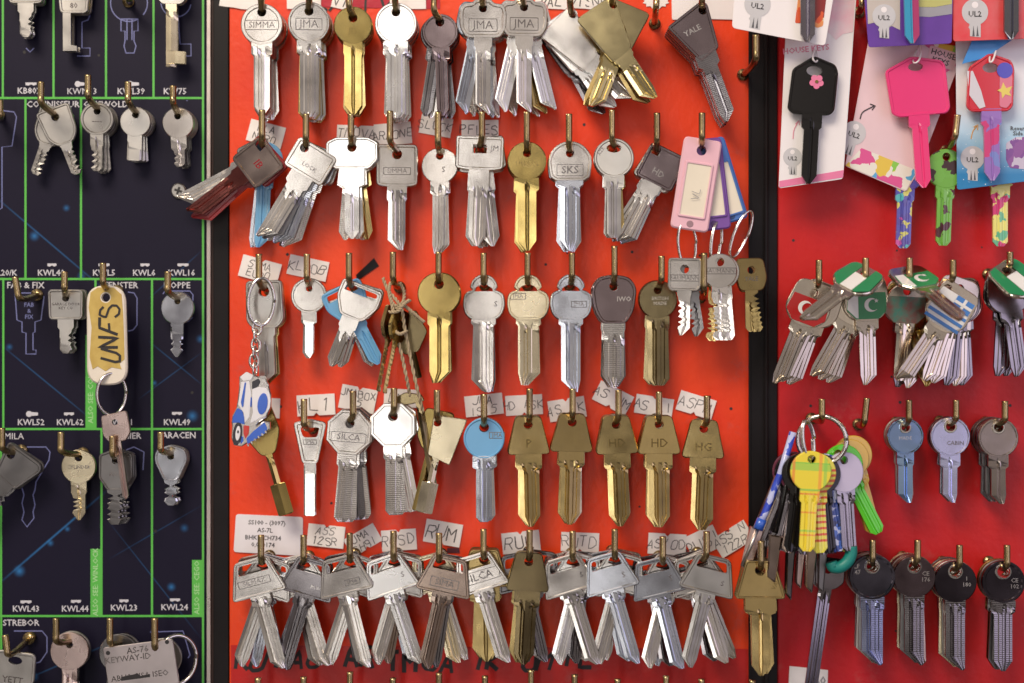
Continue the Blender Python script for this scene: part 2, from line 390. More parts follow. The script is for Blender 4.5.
KT['win16'] = rnd(16, 7, 11, 51, 16, 'blunt', G4, hr=3.6, bit='left', seed=9)
KT['garage'] = kind(rp([(-18, -9), (18, -9), (17, 22), (-17, 22)], 5), circ(0, 0, 3.6, 14), 0, std_rows(21, 12, 56, 'blunt', (16, 21, 32), bit='right', seed=12), G0, 40, rim=1)
KT['hop17'] = rnd(17, 7, 13, 57, 13, 'point', G0, hr=3.2, bit='both', seed=3)
KT['mila'] = kind(rp([(-22, -10), (18, -11), (23, -5), (13, 27), (-14, 25)], 5), circ(-12, 0, 4.2, 16), -12, std_rows(24, 18, 80, 'left', (20, 24, 34), bit='right', seed=8), G0, 50, rim=1.4)
KT['cyl17'] = rnd(17.5, 9.5, 13, 64, 15.5, 'point', G4, hr=4, bit='left', seed=15)
KT['fren'] = kind(rp([(-17, -6), (0, -12), (17, -6), (17, 18), (8, 31), (-8, 31), (-17, 18)], 3), circ(0, 0, 4, 14), 0, std_rows(30, 17, 65, 'blunt', None, bit='both', seed=6), G0, 33, rim=.8)
KT['shieldlet'] = kind(rp([(-15, -7), (0, -12), (15, -7), (17, 4), (7, 26), (-7, 26), (-17, 4)], 5), circ(0, 0, 3.6, 14), 0, std_rows(24, 14, 50, 'blunt', None, bit='both', seed=2), G0, 28, rim=1)
KT['strap'] = kind(rp([(-20, -9), (20, -9), (22, 22), (10, 32), (-10, 32), (-22, 22)], 6), circ(0, 0, 7, 20, ry=4), 0, std_rows(30, 14, 70, 'blunt'), G0, 33, rim=1.4)
KT['big19'] = rnd(19.5, 7, 15, 64, 15, 'blunt', G1, hr=3.6)
KT['fobrect'] = kind(rp([(-16.5, -11), (16.5, -11), (16.5, 18), (13, 22), (-13, 22), (-16.5, 18)], 4), circ(0, 0, 4.4, 16), 0, std_rows(21, 12, 66, 'midl', (14, 21, 28), bit='left', seed=21), G4, 30, rim=1)
KT['fobround'] = rnd(17.5, 9, 14, 78, 16, 'blunt', G4, hr=4.4, bit='left', seed=22)
KT['fobgold'] = kind(rp([(-15, -12), (12, -12), (16, 8), (12, 21), (-12, 21), (-15, 8)], 5), circ(0, 0, 4, 14), 0, std_rows(20, 13, 62, 'blunt', None, bit='right', seed=23), G4, 30)
KT['flag'] = kind(rp([(-19, -11), (19, -11), (23, 22), (11, 35), (-11, 35), (-23, 22)], 10, 7), circ(0, 0, 4.6, 18), 0, std_rows(32, 16, 98, 'midl', (22, 32, 44)), G2, 38, rim=0)
KT['flagside'] = kind(rp([(-20, -13), (20, -13), (23, 22), (11, 35), (-11, 35), (-23, 22)], 9, 7), circ(-13, -4, 4.6, 18), -13, std_rows(32, 16, 98, 'left', (22, 32, 44)), G2, 38, rim=0, ay=-4)
KT['disc'] = rnd(20, 12, 15, 90, 19, 'blunt', G3, hr=4.2)
KT['tag_house'] = kind(rp([(-22, 2), (-1, -12), (21, -4), (24, 4), (22, 42), (17, 47), (-20, 47), (-25, 42)], 4), circ(0, 3, 8, 20, ry=5), 0, std_rows(44, 15, 116, 'point', (20, 44, 62)), G4, 50, rim=1.2)
KT['tiny'] = kind(rp([(-13, -8), (13, -10), (14, 12), (8, 20), (-8, 20), (-14, 12)], 3), circ(0, 0, 3, 12), 0, std_rows(18, 6, 78, 'point'), G4, 22)
KT['lever'] = kind(rp([(-16, -12), (16, -12), (18, 12), (9, 20), (-9, 20), (-18, 12)], 4), circ(0, 0, 4.5, 16), 0, std_rows(18, 13, 130, 'flat'), G2, 22)

def mirror(k):
    q = dict(k); q['bow'] = [(-x, y) for x, y in k['bow']]; q['hole'] = [(-x, y) for x, y in k['hole']]; q['ax'] = -k['ax']
    q['rows'] = [(y, -b, -a) for y, a, b in k['rows']]; return q
KT['kiteL'] = mirror(KT['kite']); KT['padlockR'] = mirror(KT['padlock'])
KT['house'] = kind(rp([(-11, -7), (23, -9), (15, 40), (-9, 34)], 2), circ(-6, 0, 4.3, 16), -6, [(32, -3.5, 3.5), (60, -3.5, 3.5), (61, -9, 8), (91, -9, 8), (92, -7, 7)], G5, 36)
KT['pipe_bit'] = kind(rp([(-15, -12), (15, -12), (18, 20), (7, 42), (-7, 42), (-18, 20)], 5), circ(0, 0, 4.5, 16), 0, [(38, -3.5, 3.5), (72, -3.5, 3.5), (73, -8, 8), (104, -8, 8), (105, -6, 6)], G5, 42)
MC = {}
def cached(key, fn):
    if key not in MC: MC[key] = fn()
    return MC[key]
def text_mesh(body, size, ext=.00004, res=1):
    def mk():
        c = bpy.data.curves.new('lettering', 'FONT'); c.body = body; c.size = size; c.extrude = ext; c.align_x = 'CENTER'; c.align_y = 'CENTER'
        c.resolution_u = res; c.offset = 0 if 'M' in body else size * .012
        o = bpy.data.objects.new('tmp', c); COL.objects.link(o)
        m = bpy.data.meshes.new_from_object(o.evaluated_get(bpy.context.evaluated_depsgraph_get()))
        bpy.data.objects.remove(o); m.name = 'lettering'
        return m
    return cached(('txt', body, size), mk)
def make_key(name, kt, mat, loc, roll=0, pitch=0, yaw=0, stamp=None, bmat=None):
    """roll: degrees the blade swings to the right; the wire passes at the Empty"""
    k = KT[kt]
    root = empty(name, loc, (math.radians(pitch), -math.radians(roll), math.radians(yaw)))
    fmat = mat
    if mat.name.startswith('ridged '): mat = {'ridged nickel silver': SIL, 'ridged cool nickel': BLU, 'ridged dark steel': DRK}[mat.name]
    bm = cached(('bow', kt, mat.name), lambda: plate('bow', k['bow'], k['hole'], k['t'], k['rim'], bev=.00042))
    l2 = (-k['ax'] * PX, 0, (k['ay'] - 3.0) * PX)
    b = link('bow', bm, mat, root, l2)
    if k.get('ring'):
        rg = cached(('ring', kt, mat.name), lambda: plate('eyelet', circ(0, 0, k['ring'] + 1.7, 24), circ(0, 0, k['ring'] - .2, 24), k['t'] + .0003, 0, 0, .0003))
        link('eyelet', rg, RING, root, l2)
    b2 = bmat or fmat
    bl = cached(('blade', kt, b2.name), lambda: blade_mesh('blade', k['rows'], k['G'], k['yg'], k['t'] * .9))
    link('blade', bl, b2, root, l2)
    if stamp:
        txt, sx_, sy_, sz, ang, em = stamp
        tm = text_mesh(txt, sz * PX, .00007)
        if txt in ('JMA', 'SIMMA', 'SILCA', 'SIMA', 'SILMAX', 'BAUMANN', 'SKS'):
            hw_ = sz * .36 * len(txt) + 1.5; hh_ = sz * .55
            fm = cached(('frame', txt, sz), lambda: plate('stamped_frame', rp([(-hw_, -hh_), (hw_, -hh_), (hw_, hh_), (-hw_, hh_)], 1, 3), rp([(-hw_ + .7, -hh_ + .7), (hw_ - .7, -hh_ + .7), (hw_ - .7, hh_ - .7), (-hw_ + .7, hh_ - .7)], .8, 3), .00014, 0, 0, .00004))
            link('stamped_frame', fm, em, root, (l2[0] + sx_ * PX, -k['t'] / 2 + (.00045 if k['rim'] else 0) - .00002, l2[2] - sy_ * PX), (0, math.radians(-ang), 0))
        rdp = .00045 if k['rim'] else 0
        s = link('stamped_lettering', tm, em, root, (l2[0] + sx_ * PX, -k['t'] / 2 + rdp - .00003, l2[2] - sy_ * PX), (math.pi / 2, math.radians(-ang), 0))
    return root
def catmull(pts, n=6):
    P = [Vector(p) for p in pts]; P = [P[0] * 2 - P[1]] + P + [P[-1] * 2 - P[-2]]; out = []
    for i in range(1, len(P) - 2):
        for k in range(n):
            t = k / n; a, b, c, d = P[i - 1:i + 3]
            out.append(.5 * ((2 * b) + (c - a) * t + (2 * a - 5 * b + 4 * c - d) * t * t + (3 * b - a - 3 * c + d) * t ** 3))
    out.append(P[-2]); return out
def tube(name, pts, r, seg=10, closed=False, rfun=None):
    V = []; F = []; n = len(pts); prev = None
    for i, p in enumerate(pts):
        a = pts[i - 1] if (i > 0 or closed) else p; b = pts[(i + 1) % n] if (i < n - 1 or closed) else p
        t = (b - a).normalized()
        if prev is None:
            u = t.orthogonal().normalized()
        else:
            u = (prev - t * prev.dot(t)).normalized()
        prev = u; v = t.cross(u)
        rr = r * (rfun(i / max(1, n - 1)) if rfun else 1)
        for s in range(seg):
            an = 2 * math.pi * s / seg; V.append(p + u * math.cos(an) * rr + v * math.sin(an) * rr)
    m = n if closed else n - 1
    for i in range(m):
        for s in range(seg):
            a = i * seg + s; b = i * seg + (s + 1) % seg; c = ((i + 1) % n) * seg + (s + 1) % seg; d = ((i + 1) % n) * seg + s
            F.append((a, b, c, d))
    if not closed:
        F.append(tuple(range(seg))[::-1]); F.append(tuple((n - 1) * seg + s for s in range(seg)))
    me = mesh_from(name, [tuple(v) for v in V], F, True)
    return me
def tube_obj(name, pts, r, mat, parent=None, seg=10, closed=False, rfun=None, origin=None):
    o0 = Vector(origin) if origin is not None else (Vector(parent.location) if parent else Vector(pts[0]))
    me = tube(name, [Vector(p) - o0 for p in pts], r, seg, closed, rfun)
    return link(name, me, mat, parent, (0, 0, 0) if parent else o0)
def flat(name, pts, d, th, mat, parent=None, bev=None, hole=None):
    """a flat sheet with thickness th; its back lies at depth d from the board; points are where it stands"""
    c = (sum(p[0] for p in pts) / len(pts), sum(p[1] for p in pts) / len(pts))
    dd = d + th / 2; s = K * (D - dd)
    me = plate(name, [(x - c[0], y - c[1]) for x, y in pts], [(x - c[0], y - c[1]) for x, y in hole] if hole else None, th, 0, 0, min(bev if bev is not None else th * .25, th * .4), unit=s)
    loc = W(c[0], c[1], dd)
    if parent: loc = loc - Vector(parent.location)
    return link(name, me, mat, parent, loc)
# ---- single stroke lettering for marker pen and ballpoint
SF = dict(A="002640,1232", B="00063645443403,34424130 00".replace(' ', ''), C="453616050110304 1".replace(' ', ''), D="00062644422000", E="46060040,0333",
 F="460600,0333", G="45361605011030414323", H="0006,4046,0343", I="2026", J="4641301001", K="0006,460340", L="060040", M="0006234640",
 N="00064046", O="1030414536160501" + "10", P="00063645443303", R="00063645443303,2340", S="4536160504334241301001", T="0646,2620",
 U="060110304146", V="062046", W="0610243046", X="0046,0640", Y="062346,2320", Z="06460040")
SF.update({'0': "103041453616050110", '1': "152620", '2': "051636450040", '3': "06462443413010", '4': "30360343", '5': "4606043443413000",
 '7': "064620", '9': "4313051636454130", '/': "0046", '-': "1333", '.': "1011", '+': "0343,2125"})
def ribbon(V, F, pts, wd, y):
    n = len(pts)
    for i, p in enumerate(pts):
        a = Vector(pts[max(0, i - 1)]); b = Vector(pts[min(n - 1, i + 1)]); t = b - a
        if t.length < 1e-9: t = Vector((1, 0))
        t.normalize(); nx, nz = -t.y * wd / 2, t.x * wd / 2
        V.append((p[0] + nx, y, p[1] + nz)); V.append((p[0] - nx, y, p[1] - nz))
    s = len(V) - 2 * n
    for i in range(n - 1): F.append((s + 2 * i, s + 2 * i + 2, s + 2 * i + 3, s + 2 * i + 1))
def smooth2(p, n=4):
    q = catmull([(a, b, 0) for a, b in p], n); return [(v.x, v.y) for v in q]
def handwriting(name, lines, cx, cy, h, rot, d, mat, parent, wd=.9, seed=0, gap=1.35, wide=.62):
    rd = random.Random(seed); V = []; F = []; s = K * (D - d); k = 0
    H = h; tot = len(lines)
    for li, text in enumerate(lines):
        adv = H * wide + H * .25; x0 = -adv * len(text) / 2; y0 = (li - (tot - 1) / 2) * H * gap
        for ci, ch in enumerate(text):
            if ch == ' ' or ch not in SF: continue
            jx, jy, js = rd.uniform(-.07, .07) * H, rd.uniform(-.12, .12) * H, rd.uniform(-.12, .3)
            for st in SF[ch].split(','):
                pts = []
                for q in range(0, len(st) - 1, 2):
                    lx = int(st[q]) / 4 * H * wide + rd.uniform(-.04, .04) * H; ly = (.5 - int(st[q + 1]) / 6) * H + rd.uniform(-.04, .04) * H
                    lx += -ly * js
                    pts.append((x0 + ci * adv + lx + jx, y0 + ly + jy))
                pts = rot2(pts, rot)
                pts = [(a * s, -b * s) for a, b in pts]
                dens = []
                for q in range(len(pts) - 1):
                    for z in range(4):
                        u = z / 4; dens.append((pts[q][0] * (1 - u) + pts[q + 1][0] * u, pts[q][1] * (1 - u) + pts[q + 1][1] * u))
                dens.append(pts[-1])
                ribbon(V, F, dens, wd * s * rd.uniform(.85, 1.2), -k * 2e-6); k += 1
    me = mesh_from(name, V, F)
    loc = W(cx, cy, d)
    if parent: loc = loc - Vector(parent.location)
    return link(name, me, mat, parent, loc)
def print_text(name, body, cx, cy, size, d, mat, parent, ang=0):
    m = text_mesh(body, size * K * (D - d), 2e-5)
    loc = W(cx, cy, d)
    if parent: loc = loc - Vector(parent.location)
    o = link(name, m, mat, parent, loc, (math.pi / 2, math.radians(ang), 0))
    return o
def lines_obj(name, polys, d, wd, mat, parent):
    V = []; F = []
    for k, p in enumerate(polys):
        ribbon(V, F, [(W(x, y, d).x, W(x, y, d).z) for x, y in p], wd * K * (D - d), -k * 2e-6)
    me = mesh_from(name, V, F)
    return link(name, me, mat, parent, Vector((0, -d, 0)) - (Vector(parent.location) if parent else Vector((0, 0, 0))))

# ------------------------------------------------------------------ boards
def board(name, x0, x1, d, th, mat, y0=-60, y1=745):
    return tag(flat(name, [(x0, y0), (x1, y0), (x1, y1), (x0, y1)], d - th, th, mat, bev=.0004), kind='structure')
def red_mat(name, c1, c2, rough):
    m, t, b = nodes(name); N = t.nodes.new; L = t.links.new
    tc = N('ShaderNodeTexCoord'); n = N('ShaderNodeTexNoise'); n.inputs['Scale'].default_value = 9; n.inputs['Detail'].default_value = 5; n.inputs['Roughness'].default_value = .6
    L(tc.outputs['Object'], n.inputs['Vector']); r = N('ShaderNodeValToRGB')
    r.color_ramp.elements[0].position = .35; r.color_ramp.elements[1].position = .7
    r.color_ramp.elements[0].color = (*c1, 1); r.color_ramp.elements[1].color = (*c2, 1)
    L(n.outputs['Fac'], r.inputs[0])
    # grey scuffs rubbed by swinging keys
    n5 = N('ShaderNodeTexNoise'); n5.inputs['Scale'].default_value = 38; n5.inputs['Detail'].default_value = 8; n5.inputs['Roughness'].default_value = .75
    L(tc.outputs['Object'], n5.inputs['Vector']); r5 = N('ShaderNodeValToRGB'); r5.color_ramp.elements[0].position = .57; r5.color_ramp.elements[1].position = .74
    r5.color_ramp.elements[1].color = (.5, .5, .5, 1)
    L(n5.outputs['Fac'], r5.inputs[0]); mx = N('ShaderNodeMix'); mx.data_type = 'RGBA'
    L(r5.outputs[0], mx.inputs[0]); L(r.outputs[0], mx.inputs[6]); mx.inputs[7].default_value = (.40, .12, .11, 1)
    L(mx.outputs[2], b.inputs['Base Color'])
    b.inputs['Roughness'].default_value = rough
    b.inputs['Coat Weight'].default_value = .06; b.inputs['Coat Roughness'].default_value = .3; b.inputs['Specular IOR Level'].default_value = .32
    n2 = N('ShaderNodeTexNoise'); n2.inputs['Scale'].default_value = 260; n2.inputs['Detail'].default_value = 5
    L(tc.outputs['Object'], n2.inputs['Vector']); bp = N('ShaderNodeBump'); bp.inputs['Strength'].default_value = .5; bp.inputs['Distance'].default_value = .0005
    n3 = N('ShaderNodeTexNoise'); n3.inputs['Scale'].default_value = 30; L(tc.outputs['Object'], n3.inputs['Vector'])
    bq = N('ShaderNodeBump'); bq.inputs['Strength'].default_value = .5; bq.inputs['Distance'].default_value = .0012
    L(n2.outputs['Fac'], bp.inputs['Height']); L(n3.outputs['Fac'], bq.inputs['Height']); L(bp.outputs[0], bq.inputs['Normal']); L(bq.outputs[0], b.inputs['Normal'])
    return m
REDC = red_mat('orange red lacquered board', (.84, .066, .008), (.72, .036, .012), .36)
REDR = red_mat('crimson lacquered board', (.56, .014, .010), (.46, .008, .018), .42)
def navy_mat():
    m, t, b = nodes('navy printed board'); N = t.nodes.new; L = t.links.new
    tc = N('ShaderNodeTexCoord'); n = N('ShaderNodeTexNoise'); n.inputs['Scale'].default_value = 14; L(tc.outputs['Object'], n.inputs['Vector'])
    sep = N('ShaderNodeSeparateXYZ'); L(tc.outputs['Object'], sep.inputs[0])
    def M(op, a, c=None):
        q = N('ShaderNodeMath'); q.operation = op
        for i, v in enumerate((a, c)):
            if v is None: continue
            if isinstance(v, (int, float)): q.inputs[i].default_value = v
            else: L(v, q.inputs[i])
        return q.outputs[0]
    total = None
    cxp = (208 - 60) / 2; cyp = (745 - 60) / 2
    def loc(px, py): return ((px - cxp) * K * D, (cyp - py) * K * D)
    for (x0, y0, x1, y1, st, wd) in [(-10, 190, 110, 292, .5, 1.3), (0, 585, 110, 490, .8, 1.6), (150, 300, 205, 250, .3, 1.0), (0, 342, 95, 420, .4, 1.2), (150, 340, 205, 385, .35, 1.1),
                                     (140, 400, 205, 352, .3, 1), (110, 560, 205, 505, .25, 1), (20, 683, 120, 640, .4, 1.2), (110, 520, 205, 640, .3, 1)]:
        (ax, az), (bx, bz) = loc(x0, y0), loc(x1, y1); ln = math.hypot(bx - ax, bz - az); ux, uz = (bx - ax) / ln, (bz - az) / ln
        dx = M('SUBTRACT', sep.outputs[0], ax); dz = M('SUBTRACT', sep.outputs[2], az)
        perp = M('ABSOLUTE', M('SUBTRACT', M('MULTIPLY', dx, uz), M('MULTIPLY', dz, ux)))
        al = M('ADD', M('MULTIPLY', dx, ux), M('MULTIPLY', dz, uz))
        g = M('SUBTRACT', 1.0, M('DIVIDE', perp, wd * .0005)); g = M('MAXIMUM', g, 0.0)
        tpr = M('MULTIPLY', al, 1 / ln); win = M('MAXIMUM', M('MULTIPLY', M('MULTIPLY', tpr, M('SUBTRACT', 1.0, tpr)), 4.0), 0.0)
        v = M('MULTIPLY', M('MULTIPLY', g, win), st); total = v if total is None else M('ADD', total, v)
    for (px, py, r, st) in [(37, 236, 7, 1), (69, 208, 5, .8), (22, 571, 8, 1.2), (53, 543, 5, .9), (70, 529, 4, .9), (195, 416, 8, 1), (157, 383, 4, .8), (174, 587, 6, 1), (187, 528, 6, .6), (12, 347, 5, .7), (203, 339, 6, .8), (37, 677, 6, .8), (84, 276, 6, .7)]:
        ax, az = loc(px, py)
        dx = M('SUBTRACT', sep.outputs[0], ax); dz = M('SUBTRACT', sep.outputs[2], az)
        dist = M('SQRT', M('ADD', M('MULTIPLY', dx, dx), M('MULTIPLY', dz, dz)))
        g = M('MAXIMUM', M('SUBTRACT', 1.0, M('DIVIDE', dist, r * .0005)), 0.0); g = M('POWER', g, 1.8)
        total = M('ADD', total, M('MULTIPLY', g, st))
    rr = N('ShaderNodeValToRGB'); rr.color_ramp.elements[0].color = (.007, .006, .020, 1); rr.color_ramp.elements[1].color = (.010, .008, .024, 1)
    L(n.outputs['Fac'], rr.inputs[0]); mx = N('ShaderNodeMix'); mx.data_type = 'RGBA'; mx.clamp_factor = True
    L(total, mx.inputs[0]); L(rr.outputs[0], mx.inputs[6]); mx.inputs[7].default_value = (.03, .16, .40, 1)
    L(mx.outputs[2], b.inputs['Base Color']); b.inputs['Roughness'].default_value = .5; b.inputs['Specular IOR Level'].default_value = .18
    n2 = N('ShaderNodeTexNoise'); n2.inputs['Scale'].default_value = 900; L(tc.outputs['Object'], n2.inputs['Vector'])
    bp = N('ShaderNodeBump'); bp.inputs['Strength'].default_value = .2; bp.inputs['Distance'].default_value = .0001; L(n2.outputs['Fac'], bp.inputs['Height']); L(bp.outputs[0], b.inputs['Normal'])
    return m
NAVY = navy_mat()
B0 = board('backing_wall', -120, 1160, -.011, .01, BLACKP, -120, 800)
BL = board('navy_board', -60, 208, 0, .009, NAVY)
ALU = metal('aluminium edging', (.62, .54, .50), .4, stain=.3)
flat('edge_strip', [(206.5, -60), (211, -60), (211, 745), (206.5, 745)], 0.0004, .0012, ALU, BL, bev=.0003)
flat('edge_return', [(211.3, -60), (214.5, -60), (214.5, 745), (211.3, 745)], -.009, .0085, plain('dark brown edging', (.05, .02, .015), .5), BL)
BC = board('red_board', 231, 748, 0, .009, REDC)
BR = board('crimson_board', 776, 1090, 0, .009, REDR)
FR = board('black_frame', 748.5, 775.5, .002, .011, BLACKP)
flat('frame_lip', [(764, -60), (768, -60), (768, 745), (764, 745)], .002, .0022, BLACKP, FR)
flat('frame_lip', [(748.5, -60), (751, -60), (751, 745), (748.5, 745)], .002, .0008, BLACKP, FR)
FR2 = board('black_channel', 215, 230.5, .0008, .0095, BLACKP)
# bands of tape at top and bottom of the red board
tag(flat('red_tape', [(231, 645), (748, 649), (748, 735), (231, 735)], 0.0002, .00015, red_mat('dark red tape', (.52, .016, .012), (.46, .014, .014), .4)),
    'dark red tape strip with black marker lettering below the bottom key row', 'tape')
mk = flat('red_tape', [(300, -6), (440, -6), (440, 9), (300, 7)], 0.0002, .00015, red_mat('crimson tape', (.45, .008, .03), (.40, .008, .03), .4))
tag(mk, 'crimson tape scrap with black marker at the very top edge', 'tape')
handwriting('marker_lettering', ['KAIV'], 355, 2, 16, 0, .00042, INK, mk, wd=2.6, seed=3, wide=1.2)
tp = [o for o in bpy.data.objects if o.name == 'red_tape'][0]
for i, (t, x, y, h) in enumerate([('KUI', 262, 659, 20), ('AC', 309, 659, 19), ('AR', 361, 655, 20), ('TM', 404, 662, 19), ('CA', 442, 662, 20), ('TK', 489, 661, 18), ('UM', 540, 660, 20), ('TL', 579, 660, 18)]):
    handwriting('marker_lettering', [t], x, y, h, 3, .00042, INK, tp, wd=3.9, seed=i, wide=.62)
rh = random.Random(77)
for bd, xa, xb, nh in ((BC, 240, 740, 46), (BR, 785, 1020, 22), (BL, 8, 198, 12)):
    for q in range(nh // 2):
        hx_, hy_ = rh.uniform(xa, xb), rh.choice([118, 262, 262, 398, 398, 520, 640, 240, 60, 330]) + rh.uniform(-22, 22)
        flat('old_screw_hole', circ(hx_, hy_, rh.uniform(.9, 1.7), 10), .00004, .00004, INK, bd, bev=.00001)
# green printed grid on navy board
g = []
def gl(*p): g.append(list(p))
for x in (2.8, 53.5, 106, 153.5): gl((x, -40), (x, 98))
gl((203, -60), (203, 745)); gl((-60, 98), (203, 98)); gl((25.5, 98), (25.5, 279)); gl((81, 98), (81, 279)); gl((-60, 279), (203, 279))
for x in (3.3, 95.5, 152): gl((x, 279), (x, 429))
gl((-60, 429), (203, 429))
for x in (1, 101.5, 152): gl((x, 429), (x, 616))
gl((-60, 616), (203, 616)); gl((1.2, 616), (1.2, 745))
lines_obj('printed_grid', g, .00008, 2.1, GREENP, BL)
for (x0, x1, y0, y1, t) in ((85.5, 96, 335, 428, 'ALSO SEE: CONNISSEUR'), (90.5, 100.8, 549, 615, 'ALSO SEE: WINLOCK'), (192, 202, 560, 615, 'ALSO SEE: CEGO')):
    flat('printed_tab', [(x0, y0), (x1, y0), (x1, y1), (x0, y1)], .00011, .00006, GREENP, BL, bev=.00001)
    print_text('printed_lettering', t, (x0 + x1) / 2, (y0 + y1) / 2 + (0 if y1 > 500 else 3), 7.2 if y1 > 500 else 7.2, .00022, plain('pale green print', (.40, .70, .34), .5), BL, -90)
for (t, x, y, s) in [('KB802', 29, 91, 9.5), ('KWM13', 82, 91.5, 9.5), ('KWL39', 131, 91.5, 9.5), ('KW75', 175, 91.5, 9.5), ('CONNISSEUR', 53, 104.5, 9.5), ('GRISWOLD', 106, 104.5, 9.5),
                     ('KWL20/K', 0, 273, 9), ('KWL40', 51, 273, 9.3), ('KWL5', 104, 273, 9.3), ('KWL6', 144, 273, 9.3), ('KWL16', 181.5, 273, 9.3),
                     ('FAB & FIX', 25.5, 285.5, 9.5), ('FENSTER', 121, 285.5, 9.5), ('HOPPE', 177, 285.5, 9.5), ('KWL52', 31, 422.5, 9.3), ('KWL62', 70, 422.5, 9.3), ('KWL41', 120, 422.5, 9.3),
                     ('KWL49', 177, 422.5, 9.3), ('MILA', 14, 436.5, 9.8), ('FERNIER', 125, 436, 9.5), ('SARACEN', 177, 435.5, 9.5), ('KWL43', 26, 609, 9.3), ('KWL44', 75, 609, 9.3),
                     ('KWL23', 124, 608, 9.3), ('KWL24', 174.5, 607.5, 9.3), ('STREBOR', 21, 623, 9.6)]:
    print_text('printed_lettering', t, x, y, s * .92, .0002, WHITEP, BL)
for (x, y, wd, sh) in [(31, 84, 11, 0), (80, 84, 9, 1), (133, 84, 12, 1), (52, 265, 9, 0), (104, 265, 11, 0), (145, 265, 9, 0), (183, 265, 11, 0), (32, 414, 12, 1), (69, 414, 10, 0), (177, 413.5, 10, 0),
                       (26, 602, 11, 0), (76, 601.5, 10, 0), (124, 601, 9, 0), (175, 600, 10, 0)]:
    pts = [(x - wd / 2, y - 1.5), (x + wd / 2, y - 1.5), (x + wd / 2, y + .6), (x + wd / 4, y + 1.6), (x, y + .4), (x - wd / 4, y + 1.6), (x - wd / 2, y + 1)]
    if sh: pts = circ(x - wd / 4, y, 3, 14, 40, 320) + [(x + wd / 2, y - 1.4), (x + wd / 2, y + 1.4)]
    flat('printed_profile', pts, .00011, .00006, WHITEP, BL, bev=.00001)
def outl(*ps):
    lines_obj('printed_outline', [list(p) for p in ps], .00010, 1.1, LINEP, BL)
outl(circ(129, 3, 18.5, 26, 60, 400), [(121, 19), (121, 31), (125, 31), (125, 41), (124, 46), (126, 53), (134, 53), (136, 46), (134, 41), (134, 31), (138, 31), (138, 19), (121, 19)], [(127, 19), (127, 40)], [(132, 19), (132, 40)])
outl(circ(176, 2, 15, 22, 10, 200), [(178, 14), (180, 44), (191, 44), (191, 56), (184, 56)], [(82, -10), (92, 10), (88, 20), (82, 22), (82, 48), (90, 48), (90, 56), (77, 56)])
outl([(26, 48), (30, 52), (34, 48)], [(-10, 109), (14, 112), (16.5, 117), (12, 146), (2, 147), (2, 208), (-5, 212)])
outl([(15, 293), (42, 293), (44, 297), (41, 320), (35, 322), (35, 332), (33, 333), (33, 350), (36, 350), (36, 354), (26, 354), (26, 333), (22, 332), (22, 322), (17, 320), (15, 293)])
outl([(128, 292), (134, 293), (137, 298), (137, 325), (133, 330), (128, 331)], [(163, 294), (165, 291), (190, 291), (193, 295), (192, 318), (187, 322)])
outl([(20, 447), (46, 447), (50, 452), (49, 460), (36, 482), (35, 490), (33, 495), (35, 505), (33, 512), (34, 518), (27, 527), (22, 520), (24, 512), (22, 503), (24, 495), (22, 488)])
outl([(14, 631), (42, 631), (47, 637), (47, 652), (40, 662), (36, 663)], [(150, 632), (183, 631), (190, 655), (188, 658)], [(126, 450), (134, 447), (144, 452), (143, 470)])
outl([(187, 100), (187, 101)])
for t in ['FAB', '&', 'FIX']: print_text('printed_lettering', t, 29, {'FAB': 305, '&': 311, 'FIX': 317}[t], 6, .0002, LINEP, BL)
# screw
SCR = empty('cross_head_screw', W(179, 191, 0)); tag(SCR, 'round cross head screw in the navy board under the notched key', 'screw')
link('screw_head', plate('screw_head', circ(0, 0, 8, 28), None, .0016, 0, 0, .0007), GRY, SCR, (0, -.0009, 0))
link('cross_slot', plate('cross_slot', [(-4, -1.2), (-1.2, -1.2), (-1.2, -4), (1.2, -4), (1.2, -1.2), (4, -1.2), (4, 1.2), (1.2, 1.2), (1.2, 4), (-1.2, 4), (-1.2, 1.2), (-4, 1.2)], None, .0002, 0, 0, .00003), INK, SCR, (0, -.0018, 0), (0, .3, 0))

# ------------------------------------------------------------------ paper labels
def paper(pts, lines, h, rot, label, seed, notch=True, wd=.95, d=.0004, mat=None, group='handwritten paper labels on the red board'):
    rd = random.Random(seed + 50); P = []
    n = len(pts)
    for i in range(n):
        a = Vector(pts[i]); b = Vector(pts[(i + 1) % n]); L_ = (b - a).length
        m = max(2, int(L_ / 7))
        for k in range(m):
            q = a.lerp(b, k / m); j = .35 if k else 0
            P.append((q.x + rd.uniform(-j, j), q.y + rd.uniform(-j, j)))
        if notch and i == 2 % n:
            pass
    cx = sum(p[0] for p in pts) / n; cy = sum(p[1] for p in pts) / n
    if notch:   # small cut in the middle of one long edge
        a, b = Vector(pts[2]), Vector(pts[3 % n]); out = []
        mid = a.lerp(b, .5); c = Vector((cx, cy)); ind = mid.lerp(c, .28)
        P = []
        for i in range(n):
            P.append(pts[i])
            if i == 2:
                P += [tuple(a.lerp(b, .43)), tuple(ind), tuple(a.lerp(b, .57))]
    o = flat('paper_label', P, d, .00025, mat or PAPER, bev=.00005)
    tag(o, label, 'paper label', group)
    if lines: 
        hw = handwriting('handwriting', lines, cx, cy, h, rot, d + .00025 + .00006, INK, o, wd=wd, seed=seed)
    # paper lifts a little at one corner
    o.rotation_euler = (math.radians(rd.uniform(-1.2, .3)), 0, math.radians(rd.uniform(-1, 1)))
    o.location.y -= .0002
    return o
def quad(cx, cy, w_, h_, r): return rot2([(cx - w_ / 2, cy - h_ / 2), (cx + w_ / 2, cy - h_ / 2), (cx + w_ / 2, cy + h_ / 2), (cx - w_ / 2, cy + h_ / 2)], r, (cx, cy))
